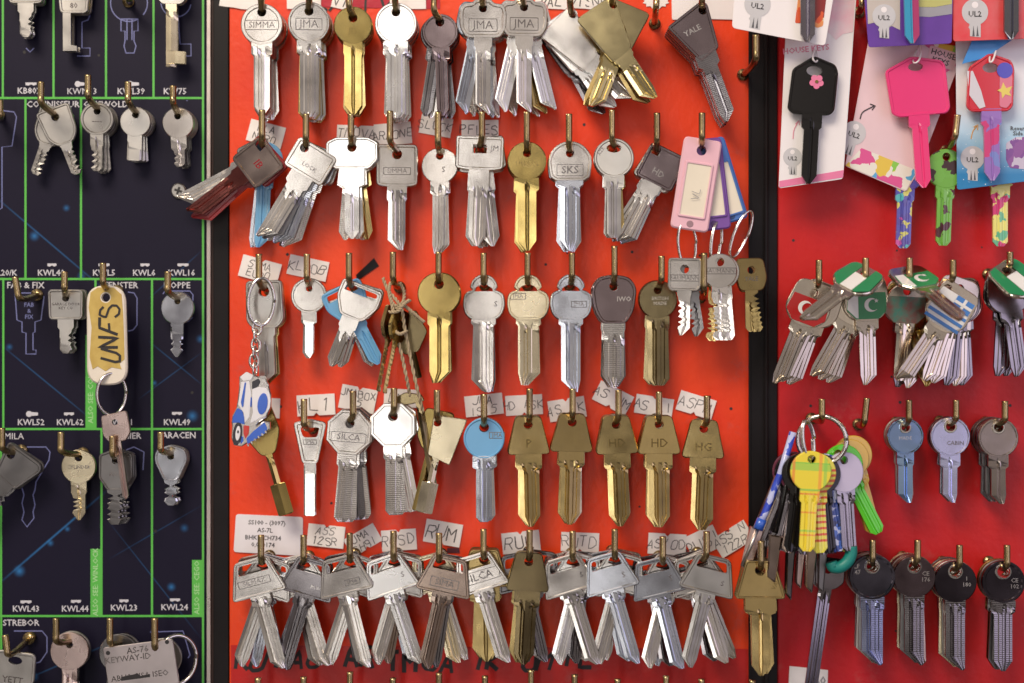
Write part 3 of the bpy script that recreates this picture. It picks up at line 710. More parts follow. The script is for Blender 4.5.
LB = [((266, 134, 36, 22, 15), ['MLA', 'NERO'], 7, 'tilted white label with MLA and NERO handwritten above the red key'),
 ((358, 133, 42, 15, 2), ['TNOVA'], 9, 'white label with TNOVA handwritten above the dazzling wide key'),
 ((393, 134, 37, 22, -5), ['ARZONE'], 8, 'white label with ARZONE handwritten above the silver rectangular key'),
 ((436, 126, 32, 19, 10), ['SLOCK'], 8, 'white label with SLOCK handwritten above the small bright round key'),
 ((480, 130, 37, 20, 0), ['PFLES'], 9, 'white label with PFLES handwritten above the square slotted key'),
 ((260, 270, 40, 22, 15), ['SIMA', 'EURO'], 7, 'tilted white label with SIMA and EURO handwritten beside the split ring'),
 ((308, 268, 40, 20, 12), ['KLOOB'], 9, 'tilted white label with KLOOB handwritten above the small round key'),
 ((268, 408, 24, 20, 2), None, 7, 'blank white label half hidden behind the scooter keyring'),
 ((316, 405, 38, 21, -3), ['KL1'], 13, 'white label with KL1 handwritten above the triangular silver key'),
 ((358, 399, 36, 24, 11), ['JMABOX', '15'], 7, 'tilted white label with JMABOX and 15 handwritten above the octagonal key'),
 ((401, 398, 34, 18, 3), ['DMO'], 9, 'white label behind the twine above the dazzling octagonal key'),
 ((484, 405, 38, 21, -6), ['JMA', 'IS15'], 8, 'white label with JMA and IS15 handwritten above the blue headed key'),
 ((524, 405, 37, 20, -3), ['HD ASK'], 8, 'white label with HD ASK handwritten above the leftmost tapered brass key'),
 ((567, 409, 37, 21, -9), ['AS TK'], 9, 'white label with AS TK handwritten above the second tapered brass key'),
 ((613, 398, 37, 21, 27), ['AS UM'], 9, 'steeply tilted white label with AS UM handwritten above the brass keys'),
 ((654, 406, 38, 19, 9), ['AS LI'], 9, 'white label with AS LI handwritten above the fourth tapered brass key'),
 ((696, 405, 37, 20, 17), ['ASPM'], 10, 'tilted white label with ASPM handwritten above the rightmost brass key'),
 ((326, 536, 37, 22, 6), ['ASS', '12SR'], 7.5, 'white label with ASS and 12SR handwritten above the bottom key row'),
 ((363, 540, 34, 20, -30), ['JMA', 'CH9I'], 7.5, 'white label with JMA and CH9I handwritten, tilted up above bottom row'),
 ((399, 540, 35, 21, -4), ['RUSD'], 10, 'white label with RUSD handwritten above the bottom key row'),
 ((443, 533, 37, 23, 10), ['RUM'], 13, 'white label with RUM handwritten in large letters above the copper brown key'),
 ((521, 542, 38, 21, -6), ['RUK'], 12, 'white label with RUK handwritten above the dark brass keys'),
 ((580, 542, 38, 19, 2), ['RUTD'], 11, 'white label with RUTD handwritten above the bottom key row'),
 ((667, 544, 38, 21, 3), ['ASYOD'], 9, 'white label with ASYOD handwritten above the bottom key row'),
 ((703, 542, 32, 24, -25), ['RUSI'], 11, 'tilted white label with RUSI handwritten beside the frame'),
 ((733, 539, 38, 22, -32), ['ASS N', '122R'], 8.5, 'tilted white label with ASS N and 122R handwritten overlapping the black frame')]
for i, (q, ln, h, lab) in enumerate(LB):
    top = random.Random(i).random() < .5
    c = quad(*q); c = c[2:] + c[:2] if i % 2 else c
    paper(c, ln, h, q[4], lab, i, d=.0004 + .0002 * (i % 3), wd=.72 if h < 12 else 1.0)
for i, (q, ln) in enumerate([((242, 2, 44, 14, 8), None), ((304, 1, 34, 16, 0), None), ((342, 2, 20, 14, 12), ['VI']), ((408, 0, 36, 18, 0), None), ((552, 2, 34, 14, 4), ['VAL']), ((582, 2, 24, 14, 4), ['VIS']), ((600, 0, 22, 14, 0), ['NV'])]):
    paper(quad(*q), ln, 9, q[4], ['blank tilted label at the top left corner of the red board', 'white label cut by the top frame behind the second round key', 'white label with VI handwritten above the gold round key',
        'blank label behind the dazzling round key at the top', 'white label with VAL handwritten at the top edge', 'white label with VIS handwritten at the top edge', 'white label with NV handwritten behind the gold kite key'][i], 100 + i, notch=False)
tag(flat('paper_sticker', [(656 + (12.5 + (1.2 if k % 2 else -1.2)) * math.cos(k * math.pi / 12), 1 + (7 + (1 if k % 2 else -1)) * math.sin(k * math.pi / 12)) for k in range(24)], .0004, .0002, PAPER),
    'white scalloped sticker at the top edge beside the empty hook', 'sticker')
tag(flat('price_card', rp([(671, -30), (742, -30), (742, 20), (704, 19), (672, 20)], 2), .0004, .0004, CARDW), 'white card at the top edge behind the dark triangular key', 'card')
big = flat('printed_label', rp([(236, 514), (303, 517), (302.5, 556), (233.5, 552)], 3), .0005, .0003, plain('clean white label', (.80, .78, .82), .45))
tag(big, 'large white printed label with four typed lines at the lower left corner', 'paper label', 'handwritten paper labels on the red board')
for t, x, y in (('SS100 - (3097)', 267, 523), ('AS-7L', 265, 530.5), ('BHK - CH734', 263, 538), ('0,000174', 263, 545)):
    print_text('typed_lettering', t, x, y, 6.3, .00088, INK, big, 2)
p60 = flat('price_label', [(789.5, 666), (828, 670), (827, 700), (788, 696)], .0004, .0002, PAPER); tag(p60, 'white label reading 60 at the bottom of the crimson board', 'paper label')
print_text('typed_lettering', '60', 820, 681, 12, .0007, plain('grey print', (.25, .25, .27), .6), p60, 2)
tag(flat('dark_sticker', [(356, 275), (374, 258), (379, 266), (357, 281)], .0004, .0002, BLACKP), 'black tapering sticker scrap between the hooks of the third row', 'sticker')
tag(flat('dark_sticker', [(447, 548), (459, 548), (460, 553), (447, 553)], .0003, .0002, plain('dark red smudge sticker', (.08, .01, .02), .5)), 'small dark rectangular scrap under the RUM label', 'sticker')

# ------------------------------------------------------------------ hooks and stacks
DE = .029
def hook(tip, kpt, label, de=DE, base=None, r=.00165):
    """tip pixel, kpt world point the keys hang from (or the elbow pixel when empty)"""
    if isinstance(kpt, Vector):
        s = K * (D - de); zt = (341.5 - tip[1]) * s; xt = (tip[0] - 512) * s
        ze = kpt.z + .0022; E = Vector((xt, -de, ze))
        T = Vector((xt, -de, max(zt, ze + .004)))
        B = Vector((kpt.x, 0.002, kpt.z)); M_ = kpt.copy()
        if -M_.y > de - .004: M_.y = -(de - .004)
    else:
        E = W(kpt[0], kpt[1], de); T = W(tip[0], tip[1], de); B = W(base[0], base[1], -.002); M_ = E.lerp(B, .35) + Vector((0, 0, -.0008))
    up = E + (T - E) * .35
    inn = E.lerp(M_, .45)
    pts = [T, T.lerp(up, .5), up, E + (up - E) * .35, E.lerp(inn, .5) + Vector((0, .0003, .0002)), inn, M_, M_.lerp(B, .5), B]
    pts = catmull(pts, 5)
    o = tube_obj('brass_hook', pts, r, HOOKM, None, 12)
    cl = tube_obj('collar', [Vector((B.x, -.0002, B.z)), Vector((B.x, -.0016, B.z))], .0031, HOOKM, None, 14, origin=o.location)
    cl.parent = o; cl.location = (0, 0, 0)
    tag(o, label, 'hook', 'brass hooks screwed into the boards')
    return o
ORD = ['', 'first', 'second', 'third', 'fourth', 'fifth', 'sixth', 'seventh']
RJ = random.Random(11)
def stack(short, tip, hole, kt, mat, n=4, roll=0, rolls=None, mats=None, kts=None, dk=.0225, pitch=.0031, tilt=(0, 0), stamp=None, bmat=None, de=DE, group='key blanks hanging on the red board',
          cat='key', name='key_blank', hooked=True, jit=1.0, hl=None):
    kp = W(hole[0], hole[1], dk)
    kp.z += .0015 * .9
    hit = kp.x + kp.x / (D - dk) * 1.93 + 2 * math.radians(tilt[1]) * 1.93 + .245
    if mat is not WHT and abs(hit) < .2:      # swing the head out of the window's reflection
        tilt = (tilt[0], tilt[1] + math.degrees(((.22 if hit > 0 else -.22) - hit) / 3.86))
    for i in range(n):
        kk = kts[i] if kts and i < len(kts) else kt
        mm = mats[i] if mats and i < len(mats) else mat
        rr = rolls[i] if rolls and i < len(rolls) else (roll if i == 0 else roll + RJ.uniform(-2.5, 2.5) * jit)
        loc = kp + Vector((0, i * pitch, 0 if i == 0 else RJ.uniform(-.0003, .0003)))
        p_, y_ = tilt
        if i: p_ += RJ.uniform(-.5, .5); y_ += RJ.uniform(-.8, .8)
        o = make_key(name, kk, mm, loc, rr, p_, y_, stamp if i == 0 else None, bmat if i == 0 or (bmat and not mats) else None)
        lab = short if i == 0 else f"{ORD[i]} key behind the {short}"
        tag(o, lab, cat, group)
    if hooked: hook(tip, kp, hl or f"brass hook holding the {short}", de)
    return kp
E_ = ENG
GC = 'key blanks hanging on the red board'
# row 1
stack('silver rimmed round key at the red board\'s top left', (261, -24), (262, 12), 'rim21', SIL, 7, tilt=(0, 1.5), stamp=('SIMMA', 0, 13, 9, 0, E_), mats=[SIL, BRZ, SILR, SIL, BRZ, SIL, SILR])
stack('silver round key second from left in the top row', (309, -24), (309, 11), 'top21', SIL, 7, tilt=(1, 2.2), stamp=('JMA', 0, 13, 11, 0, E_), mats=[SIL, BRS, SILR, BRS, SIL, SILR, BRS])
stack('gold round key in the top row', (349, -20), (353, 18), 'gold19', BRS, 5, tilt=(0, 1.5), stamp=('JIS', 0, 13, 9, 0, ENB), mats=[GLD, BRS, BRS, OLB, BRS])
stack('dazzling white round key in the top row', (395, -24), (396, 12), 'top21', WHT, 7, tilt=(0, 0.3), mats=[WHT, SILR, SIL, BRS, SIL, SILR, SIL])
stack('dark mauve round key in the top row', (434, -14), (440, 22), 'dark18', PUR, 6, roll=-3, rolls=[2, -9, 3, -6, 6, 0], tilt=(-1, -3), mats=[PUR, DRKR, PUR, SIL, DRKR, PUR])
stack('silver lobed key, left of the lobed top row pair', (482, -26), (483, 8), 'jma', SIL, 6, rolls=[0, -12, -8, -4, 2, 5], tilt=(2, 2), stamp=('JMA', 0, 17, 12, 0, E_), mats=[SIL, BLU, SILR, BRZ, BLU, SIL])
stack('silver lobed key, right of the lobed top row pair', (522, -26), (524, 7), 'jma', SIL, 6, rolls=[0, -13, 14, 9, -8, 5], tilt=(0, 4), stamp=('JMA', 0, 17, 12, 0, E_), mats=[SIL, WHT, WHT, BRS, SIL, SILR], dk=.0208)
stack('broad silver kite shaped key beside the gold one', (570, -10), (571, 15), 'kite', SIL, 4, rolls=[44, 34, 55, 28], tilt=(-4, 1), mats=[SIL, WHT, SIL, DRK], dk=.017)
stack('large yellow gold kite shaped key in the top row', (612, -14), (612, 5), 'kite', metal('pale gold', (.80, .68, .36), .22), 4, rolls=[33, -21, -24, 30], kts=['kite', 'kiteL', 'kiteL', 'kite'], mats=[metal('pale gold', (.80, .68, .36), .22), MATS['pale gold'], OLB, OLB], tilt=(-5, 1), dk=.026, de=.033)
hook((657, -10), (656, 8), 'empty brass hook at the top edge beside the scalloped sticker', base=(654, 25))
stack('thick dark triangular key near the top right', (702, -12), (702, 10), 'kite2', PUR, 7, roll=20, jit=.25, tilt=(0, -2), stamp=('YALE', -4, 16, 8, 8, EMB), dk=.025, bmat=DRKR)
hook((756, 35), (756, 60), 'empty bent brass hook over the black frame under the white card', base=(742, 76), de=.033)
# row 2
stack('red and silver key swung left over the navy board', (262, 110), (262, 147), 'square_off', REDL, 5, rolls=[-53, -48, -63, -3, -7], kts=['square_off', 'rect_off', 'rect_off', 'plain18', 'plain18'],
      mats=[metal('bronzed nickel', (.52, .42, .37), .22), REDL, SIL, SKY, BLU], tilt=(2, -2), bmat=metal('dark red steel', (.40, .13, .11), .2), stamp=('IB', 2, 12, 11, 0, REDL), pitch=.0036)
stack('silver oblong key tilted left beside the red one', (306, 114), (306, 148), 'rect_off', SIL, 6, rolls=[-31, -28, -22, -26, -18, -20], tilt=(2, 3), mats=[SIL, GRD, BLUR, SIL, SILR, GRD], stamp=('LOCK', 2, 14, 6, 0, E_), dk=.024)
stack('dazzling white wide hexagonal key in the second row', (351, 114), (352, 147), 'hexw', WHT, 5, rolls=[0, 3, -5, 8, 5], mats=[WHT, SIL, SILR, BRS, SIL], tilt=(0, 0), dk=.022)
stack('silver rounded rectangle key with oblong stamp, second row', (390, 111), (397, 154), 'rect42', SIL, 2, tilt=(2, 5), stamp=('SIMMA', 0, 17, 7, 0, E_), dk=.014)
stack('small bright round key, second row', (438, 112), (440, 156), 'plain18', SIL, 2, tilt=(-2, -3), stamp=('S', 4, 14, 8, 0, EMB), dk=.016)
stack('silver square headed key with rectangular slot', (482, 112), (480, 148), 'tee', SIL, 5, rolls=[-2, -4, 7, 3, 0], tilt=(2, -2), kts=['tee'] * 5, mats=[SIL, SIL, SIL, BRZ, SILR], stamp=('JM', 15, 0, 8, 0, E_))
stack('golden brass round key in the second row', (527, 112), (527, 153), 'gold20', GLD, 4, tilt=(0, -2), mats=[GLD, GLD, OLB, GLD], stamp=('UNION', 0, 11, 7, 0, ENB))
stack('silver dome headed key stamped SKS', (569, 114), (570, 153), 'dee', BLU, 4, tilt=(0, -1), stamp=('SKS', 0, 17, 11, 0, E_), mats=[SIL, BLU, BLU, SIL], bmat=BLU)
stack('nickel round key with oval hole', (612, 110), (614, 148), 'oval20', SIL, 4, rolls=[0, -2, 3, 1], tilt=(-1, -3), mats=[GRY, SIL, BRS, SIL], stamp=('AZE', -13, 3, 5, 60, E_))
stack('dark square key stamped HD tilted left', (657, 113), (657, 152), 'square_off', DRK, 4, rolls=[-27, -33, -24, -29], tilt=(0, -3), mats=[PUR, SIL, BLU, SIL], stamp=('HD', 0, 18, 9, -4, EMB), bmat=SIL, dk=.019)
# row 3
kpR = stack('large plain silver key behind the split ring', (259, 254), (264, 291), 'big_rect', GRY, 3, roll=2, tilt=(1, 1), mats=[GRY, SIL, BRS], dk=.017)
stack('small silver round key with narrow blade, third row', (307, 254), (309, 288), 'small18', SIL, 2, tilt=(2, 4), stamp=('///', -4, 10, 9, 0, EMB), dk=.015)
stack('silver slotted key crossing a blue one, third row', (349, 253), (351, 288), 'padlock', SIL, 4, rolls=[-22, 27, -17, 22], mats=[SIL, SKY, SIL, SIL], tilt=(2, 3), dk=.021, kts=['padlock', 'padlockR', 'padlock', 'padlockR'])
stack('yellow brass round key in the third row', (438.6, 252), (439, 284), 'gold21', GLD, 4, tilt=(0, -1), mats=[GLD, OLB, GLD, OLB])
stack('silver lobed key with arched slot, third row', (483.6, 253), (484, 286), 'cloud', SIL, 4, tilt=(0, -3), stamp=('S', 12, 16, 8, 0, E_), mats=[SIL, SILR, DRK, SIL])
stack('pale gold lobed key with arched slot', (527.6, 253), (528, 286), 'cloud2', PAL, 3, tilt=(0, 0), stamp=('JMA', -10, 8, 6, 0, ENB), mats=[PAL, PAL, GRY])
stack('bluish silver lobed key with arched slot', (572, 253), (571, 286), 'cloud', BLU, 4, tilt=(1, -1), stamp=('JMA', 8, 16, 6, 0, E_), mats=[BLU, BLUR, BLU, SIL], jit=1.6)
stack('mauve plated key with tapering shield head', (614.5, 246), (614, 286), 'shield', PUR, 4, tilt=(0, -1), stamp=('IWO', 10, 13, 7, 0, EMB), mats=[PUR, SILR, PUR, SIL], bmat=SILR)
stack('olive tarnished round key, third row', (661.5, 256), (658, 290), 'olive19', OLV, 3, tilt=(-1, -3), stamp=('BRITISH\nMADE', 2, 11, 5, 0, EMB), dk=.012)
kx = W(703, 297, .012); hook((704, 253), kx, 'brass hook standing between the cut keys of the pink and purple fobs')
# row 4
stack('dull brass pipe key under the scooter keyring', (258, 390), (257, 415), 'pipe_bit', OLB, 1, roll=16, tilt=(0, 2), dk=.014, mats=[GLD], hl='brass hook hidden behind the scooter keyring')
stack('silver triangular key with round shaft', (304, 399), (310, 432), 'triangle', SIL, 1, tilt=(1, 3), dk=.012, stamp=('JMA', 0, 10, 5, 0, E_))
stack('silver octagonal key, fourth row', (353, 391), (350, 423), 'octagon', SIL, 7, rolls=[-5, -1, 4, 7, 2, -3, 6], mats=[SILR, SILR, DRKR, SILR, BLUR, SILR, DRKR], tilt=(-1, 3), stamp=('SILCA', 0, 14, 9, 0, E_))
stack('dazzling white octagonal key, fourth row', (394, 388), (393, 416), 'octagon', WHT, 6, rolls=[0, 3, 11, 7, 5, 9], mats=[WHT, SILR, SIL, SILR, SIL, BRS], tilt=(0, 0), bmat=SILR, de=.031)
kh = stack('dull gold pipe key with angular head', (437, 390), (438, 422), 'house', GLD, 3, rolls=[-12, -14, -10], kts=['house', 'pipe', 'pipe'], mats=[PAL, GLD, OLB], tilt=(0, 1), dk=.02)
stack('sky blue headed round key', (484, 394), (484, 427), 'blue20', SKY, 4, tilt=(0, -1), bmat=BLUR, mats=[SKY, SIL, SIL, SIL], stamp=('JMA', 13, 8, 6, 0, E_))
br = [('leftmost of the five tapered brass keys', 529.6, 528, 388.5, 424.6, 'P', 2), ('second from left of the five tapered brass keys', 572.6, 572, 388.5, 422, '', 3), ('middle one of the five tapered brass keys', 618.5, 616, 390, 424, 'HD', 4),
      ('second from right of the five tapered brass keys', 659, 659, 391.6, 424, 'HD', 4), ('rightmost of the five tapered brass keys', 707, 704, 395.6, 428, 'HG', 2)]
for i, (s_, tx, hx, ty, hy, st, n_) in enumerate(br):
    stack(s_, (tx, ty), (hx, hy), 'trap', BRS, n_, roll=[1.5, -1.5, 2.5, .3, -2.2][i], tilt=([1, -1, 2, -2, .5][i], [2, 5, -1, 0, -4][i]), mats=[BRS] * 2 + [PAL, OLB], stamp=(st, 0, 19, 12, 0, ENB) if st else None, dk=.018 if n_ < 4 else .021)
# row 5
def row5(short, tip, hole, side, mats, rolls, stampt, par, tilt=(0, 0), n=4, kts=None):
    base = 'slotR' if side > 0 else 'slotL'
    stack(short, tip, hole, base, mats[0], n, rolls=rolls, mats=mats, kts=kts or [base if r > 0 else ('slotL' if base == 'slotR' else 'slotL') for r in rolls] , tilt=tilt, stamp=stampt, dk=.024 - par * .0021, pitch=.0042, jit=.5)
def R5(rolls): return ['slotR' if r > 0 else 'slotL' for r in rolls]
row5('ribbed silver slotted key, far left of the bottom row', (261, 535), (262, 565), 1, [SIL, SIL, BLU, BRZ], [15, -19, -12, 12], ('SILMAX', -2, 14, 7, 0, E_), 0, (1, 3), 4, R5([15, -19, -12, 12]))
row5('dark silver slotted key leaning left, second in bottom row', (303.6, 535), (303, 565), -1, [DRK, SIL, SIL, BLU], [-16, 17, 12, -20], ('RUSO', 10, 18, 5, 0, EMB), 1, (0, 1), 4, R5([-16, 17, 12, -20]))
row5('silver slotted key third in the bottom row', (349.7, 533), (350, 563), 1, [SIL, SIL, DRK], [14, -18, 11], ('JMA', 8, 18, 6, 0, E_), 0, (0, -4), 3, R5([14, -18, 11]))
row5('pale smooth slotted key fourth in the bottom row', (393.5, 531), (394, 562), 1, [WHT, SIL, BRZ, BLU], [18, -16, -11, 14], ('S', 14, 14, 8, 0, E_), 1, (1, 2.5), 4, R5([18, -16, -11, 14]))
row5('copper brown slotted key fifth in the bottom row', (439, 533), (439, 563), -1, [BRZ, DRK, PAL, SIL], [-13, -9, 14, 18], ('SIMA', 0, 18, 9, 0, E_), 0, (0, -1), 4, R5([-13, -9, 14, 18]))
row5('silver slotted key with boxed stamp sixth in bottom row', (483.5, 529), (484, 560), 1, [SIL, OLB, OLB, OLB], [17, 1, 3, -2], ('SILCA', 0, 14, 11, 0, E_), 1, (0, -2), 4, ['slotR', 'trapb', 'trapb', 'trapb'])
row5('dark brass slotted key seventh in the bottom row', (529.6, 530), (529, 561), -1, [metal('dark striped brass', (.22, .17, .09), .25), OLB, DRK, DRK], [-3, -6, 13, -8], None, 0, (-1, -4), 4, ['trap', 'trap', 'slotR', 'slotL'])
row5('smooth silver slotted key eighth in the bottom row', (572.6, 531), (573, 562), 1, [SIL, WHT, DRKR, SIL], [17, -14, -5, 12], ('S', 14, 14, 8, 0, E_), 1, (1, 0), 4, R5([17, -14, -5, 12]))
row5('bluish slotted key ninth in the bottom row', (614.7, 529), (615, 560), 1, [BLU, SIL, BLU, SIL], [16, -15, 12, -11], ('S', 14, 16, 8, 0, E_), 0, (0, -3), 4, R5([16, -15, 12, -11]))
row5('cool silver slotted key tenth in the bottom row', (662.8, 536.6), (663, 565), 1, [BLU, SIL, DRK, BLU], [14, -14, 9, -9], ('S', 14, 14, 8, 0, E_), 1, (0, -1), 4, R5([14, -14, 9, -9]))
row5('steel slotted key leaning left, eleventh in the bottom row', (706.6, 531.5), (703, 562), -1, [GRY, SIL, SIL, DRK], [-14, 17, 22, 12], ('S', 14, 16, 7, 0, E_), 0, (0, -2), 4, R5([-14, 17, 22, 12]))
stack('gold tapered key over the black frame', (761, 541), (760, 570), 'trapb', BRS, 4, rolls=[0, 3, 1, 4], tilt=(-3, -2), mats=[BRS, BRS, OLB, BRS], dk=.032, de=.038, stamp=('VAL', 15, 14, 6, 62, ENB))
for i, x in enumerate((258, 303.6, 350, 393, 439, 485, 531, 574.6, 617.5, 666, 701.5, 752)):
    y = [678, 677, 672, 678, 673, 676, 670, 674.6, 679, 676, 679, 680][i]
    hook((x, y), (x, y + 32), f"tip of the {['first', 'second', 'third', 'fourth', 'fifth', 'sixth', 'seventh', 'eighth', 'ninth', 'tenth', 'eleventh', 'twelfth'][i]} brass hook from left along the bottom edge", base=(x + (512 - x) * .03, y + 34))

# ------------------------------------------------------------------ left board
GL = 'cut keys hanging on the navy board'
def lstack(*a, **k):
    k.setdefault('group', GL); k.setdefault('dk', .010); k.setdefault('name', 'cut_key'); k.setdefault('pitch', .0028); k.setdefault('de', .027)
    return stack(*a, **k)
lstack('dull cut key in the navy board\'s top left corner', (22, -40), (26, -18), 'win_trap', GRY, 3, kts=['garage'] * 3, tilt=(1, 2)); 
for o in list(bpy.data.objects):
    pass
MC_ = KT
KT['garage_big'] = kind(rp([(-20, -12), (20, -12), (19, 24), (14, 28), (-14, 28), (-20, 24)], 4), circ(0, 0, 4, 14), 0, std_rows(27, 16, 68, 'midr', None, bit='left', seed=31), G4, 34, rim=1.4)
KT['pin'] = kind(rp([(-18, -12), (18, -12), (14, 28), (-14, 28)], 5), circ(0, 0, 4, 14), 0, [(26, -11, -3), (60, -11, -3), (61, -11, 3), (66, -11, 3)], G5, 70, rim=1.4)
KT['tubular'] = kind(rp([(-15, -10), (15, -10), (15, 14), (10, 20), (-10, 20), (-15, 14)], 5), circ(0, 0, 4, 14), 0, [(18, -6, 5), (66, -6, 5), (67, -6, 5), (67.5, -6, 13), (79, -6, 13), (80, -6, 13), (80.5, -6, 3), (83, -6, 3)], G5, 24)
for q_, v_ in (('cam23', 6), ('cam21', 6), ('cam21b', 6.5), ('cabin', 4.5), ('cabin2', 5)): KT[q_]['ring'] = v_
for k_, xx in (('garage_big', 25),):
    pass
lstack('dull silver pin key hanging second at the top edge', (72, -40), (74, -14), 'pin', GRY, 3, mats=[GRY, PAL, GRY], rolls=[0, -1, 0], tilt=(1, 1), stamp=('80', 0, 20, 8, 0, ENG))
lstack('dull tubular mortice key with pale brass shaft at the top edge', (168, -40), (172, -15), 'tubular', GRY, 2, mats=[GRY, PAL], rolls=[0, 0], tilt=(0, 2), bmat=PAL)
hook((130, -25), (129, -2), 'empty brass hook over the printed round key outline', base=(130, 3), de=.02)
lstack('dull cut key crossing another, first in the second row', (41, 82), (54.5, 117), 'win_trap', GRY, 2, rolls=[21, -19], tilt=(1, 2))
lstack('round cut key with bar stamp on the navy board', (88, 75), (97.5, 111), 'win17', GRY, 4, rolls=[-1, 2, 5, 1], tilt=(1, 1), stamp=('----', 0, 10, 8, 0, E_))
lstack('small round key with notched square tip', (128, 82), (136, 115), 'notch', GRY, 4, rolls=[-2, 1, 3, 0], tilt=(0, 3))
lstack('round window key beside the green border', (173, 86), (178, 116), 'win16', GRY, 4, rolls=[2, 1, 3, 4], tilt=(1, 0), mats=[SIL, GRY, GRY, GRY])
hook((0, 100), (0, 117), 'brass hook cut by the left picture edge', base=(1, 116), de=.02)
hook((15, 277), (19, 299), 'empty brass hook over the small printed outline', base=(39, 295), de=.03)
lstack('square headed garage key on the navy board', (64.5, 271.5), (66, 298), 'garage', GRY, 2, rolls=[0, 1], tilt=(1, 3), pitch=.006, dk=.013, stamp=('GARAGE DOOR\nKEY CO', 0, 8, 4, 0, E_))
lstack('bluish grey round key under the printed HOPPE', (167.7, 271.5), (178, 301), 'hop17', GRY, 1, roll=-1, tilt=(0, -1), mats=[BLU], dk=.008)
lstack('large dark key leaning left at the left edge', (2, 428), (13, 455), 'mila', GRD, 2, rolls=[-38, -35], tilt=(1, 2), dk=.014)
lstack('pale round cylinder key on the navy board', (61, 432), (79, 457), 'cyl17', GRY, 1, tilt=(1, 3), mats=[PAL], stamp=('CYLINDER', 0, 10, 5, 0, E_), dk=.008)
lstack('dark hexagonal key behind the pink one', (112.6, 436), (116, 460), 'fren', GRD, 3, rolls=[0, 2, 4], tilt=(-2, 1), dk=.012, stamp=('AXA', 0, 14, 6, 0, E_))
lstack('small shield headed key, rightmost on the navy board', (160.7, 432), (171, 456), 'shieldlet', SIL, 3, rolls=[0, 2, 1], tilt=(1, 1), dk=.010, mats=[BLU, GRY, GRY])
lstack('grey key with oval slot in the lower left corner', (5, 635), (16, 660), 'strap', GRY, 1, roll=-8, tilt=(1, 2), dk=.016, hooked=False, stamp=('YETT', 0, 20, 9, 0, E_))
hook((5, 635), (8, 656), 'brass hook bent left holding the slotted corner key', base=(31, 637))
sb = tag(tube_obj('brass_screw_head', [W(31, 637, -.001), W(31, 637, .003)], .0026, BRS, None, 14), 'round brass screw eye in the printed oblong', 'screw')
lstack('round key in the bottom row of the navy board', (56, 618), (70, 644), 'big19', GRY, 2, roll=0, tilt=(0, 3), dk=.012, mats=[PNK, GRY])
lstack('dull round key behind the stamped metal plate', (110, 618), (120, 646), 'big19', GRY, 2, rolls=[-8, 6], tilt=(0, 1), dk=.012, mats=[GRD, GRD])
kq = lstack('round key right of the stamped metal plate', (154.7, 618), (162, 650), 'big19', GRY, 1, rolls=[6], tilt=(0, 1), dk=.010, mats=[GRY])
# stamped plate
pl_ = rot2([(103, 647.5), (173, 638.5), (182, 700), (112, 709)], 0)
hp = flat('metal_plate', rp(pl_, 3), .0245, .0016, metal('stamped aluminium plate', (.56, .50, .50), .42, stain=.25), bev=.0003, hole=circ(156, 647, 3, 12))
tag(hp, 'metal plate stamped AS-76 KEYWAY-ID hanging from a hook at the bottom', 'metal plate')
print_text('stamped_lettering', 'AS-76', 137.5, 650, 9, .0245 + .00165, ENG, hp, -7)
print_text('stamped_lettering', 'KEYWAY-ID', 128, 658.5, 8.6, .0245 + .00165, ENG, hp, -7)
print_text('stamped_lettering', 'ABUS CISA ISEO', 140, 676, 8.2, .0245 + .00165, ENG, hp, -7)
flat('blacked_out_stripe', [(121, 677), (138, 673.5), (140, 676), (150, 674), (150, 677), (121, 681)], .0262, .00008, INK, hp)
flat('rivet_hole', circ(108, 653, 2.2, 12), .0261, .0001, INK, hp)
flat('rivet_hole', circ(167, 642, 2.2, 12), .0261, .0001, INK, hp)

def ring(name, c, rx, rz, mat, parent=None, r=.0009, yaw=0, roll=0, turns=2, label=None, cat=None, group=None):
    """split ring: two turns of wire"""
    pts = []; n = 72
    R_ = Matrix.Rotation(math.radians(roll), 3, 'Y') @ Matrix.Rotation(math.radians(yaw), 3, 'Z')
    for i in range(n):
        a = 2 * math.pi * turns * i / (n - 1)
        pts.append(Vector(c) + R_ @ Vector((rx * math.cos(a), (i / (n - 1) - .5) * r * 2.2, rz * math.sin(a))))
    o = tube_obj(name, pts, r, mat, parent, 8)
    if label: tag(o, label, cat, group)
    return o
# yellowed UNFS fob
uf = empty('key_fob', W(106.5, 294, .021), (0, 0, 0)); tag(uf, 'long yellowed white plastic fob with UNFS written in black', 'key fob')
KT['_unfs'] = None
me = plate('fob_body', rp([(-19.5, -12), (19.5, -12), (22, 88), (-19, 88)], 20, 8), circ(0, 0, 4.5, 18), .003, 0, 0, .0008)
cream = plain('cream plastic', (.78, .72, .62), .4, coat=.3)
yel = plain('yellowed patch', (.58, .43, .12), .5, col2=(.48, .33, .08), scale=200)
link('fob_body', me, cream, uf, (0, 0, -.0018))
me = plate('yellow_patch', [(-15, -5), (-8, -10), (8, -10), (16, -3), (17.5, 15), (18.5, 40), (19, 62), (14, 66), (16, 72), (6, 70), (0, 74), (-8, 69), (-13, 72), (-16, 60), (-14, 30), (-17, 10)], circ(0, 0, 5.5, 18), .0002, 0, 0, .00004)
link('yellow_patch', me, yel, uf, (0, -.00162, -.0018))
handwriting('handwriting', ['UNFS'], 110, 331, 19, -87, .021 + .00195, INK, uf, wd=2.4, seed=5, wide=.55)
hook((103, 263), W(106.5, 293, .021) + Vector((0, .002, .0018)), 'brass hook holding the yellowed UNFS fob', .029)
ring('split_ring', W(111.5, 394, .0215), .0075, .0105, RING, None, .0007, 35, 0, 2, 'steel split ring joining the UNFS fob and the pink key', 'split ring')
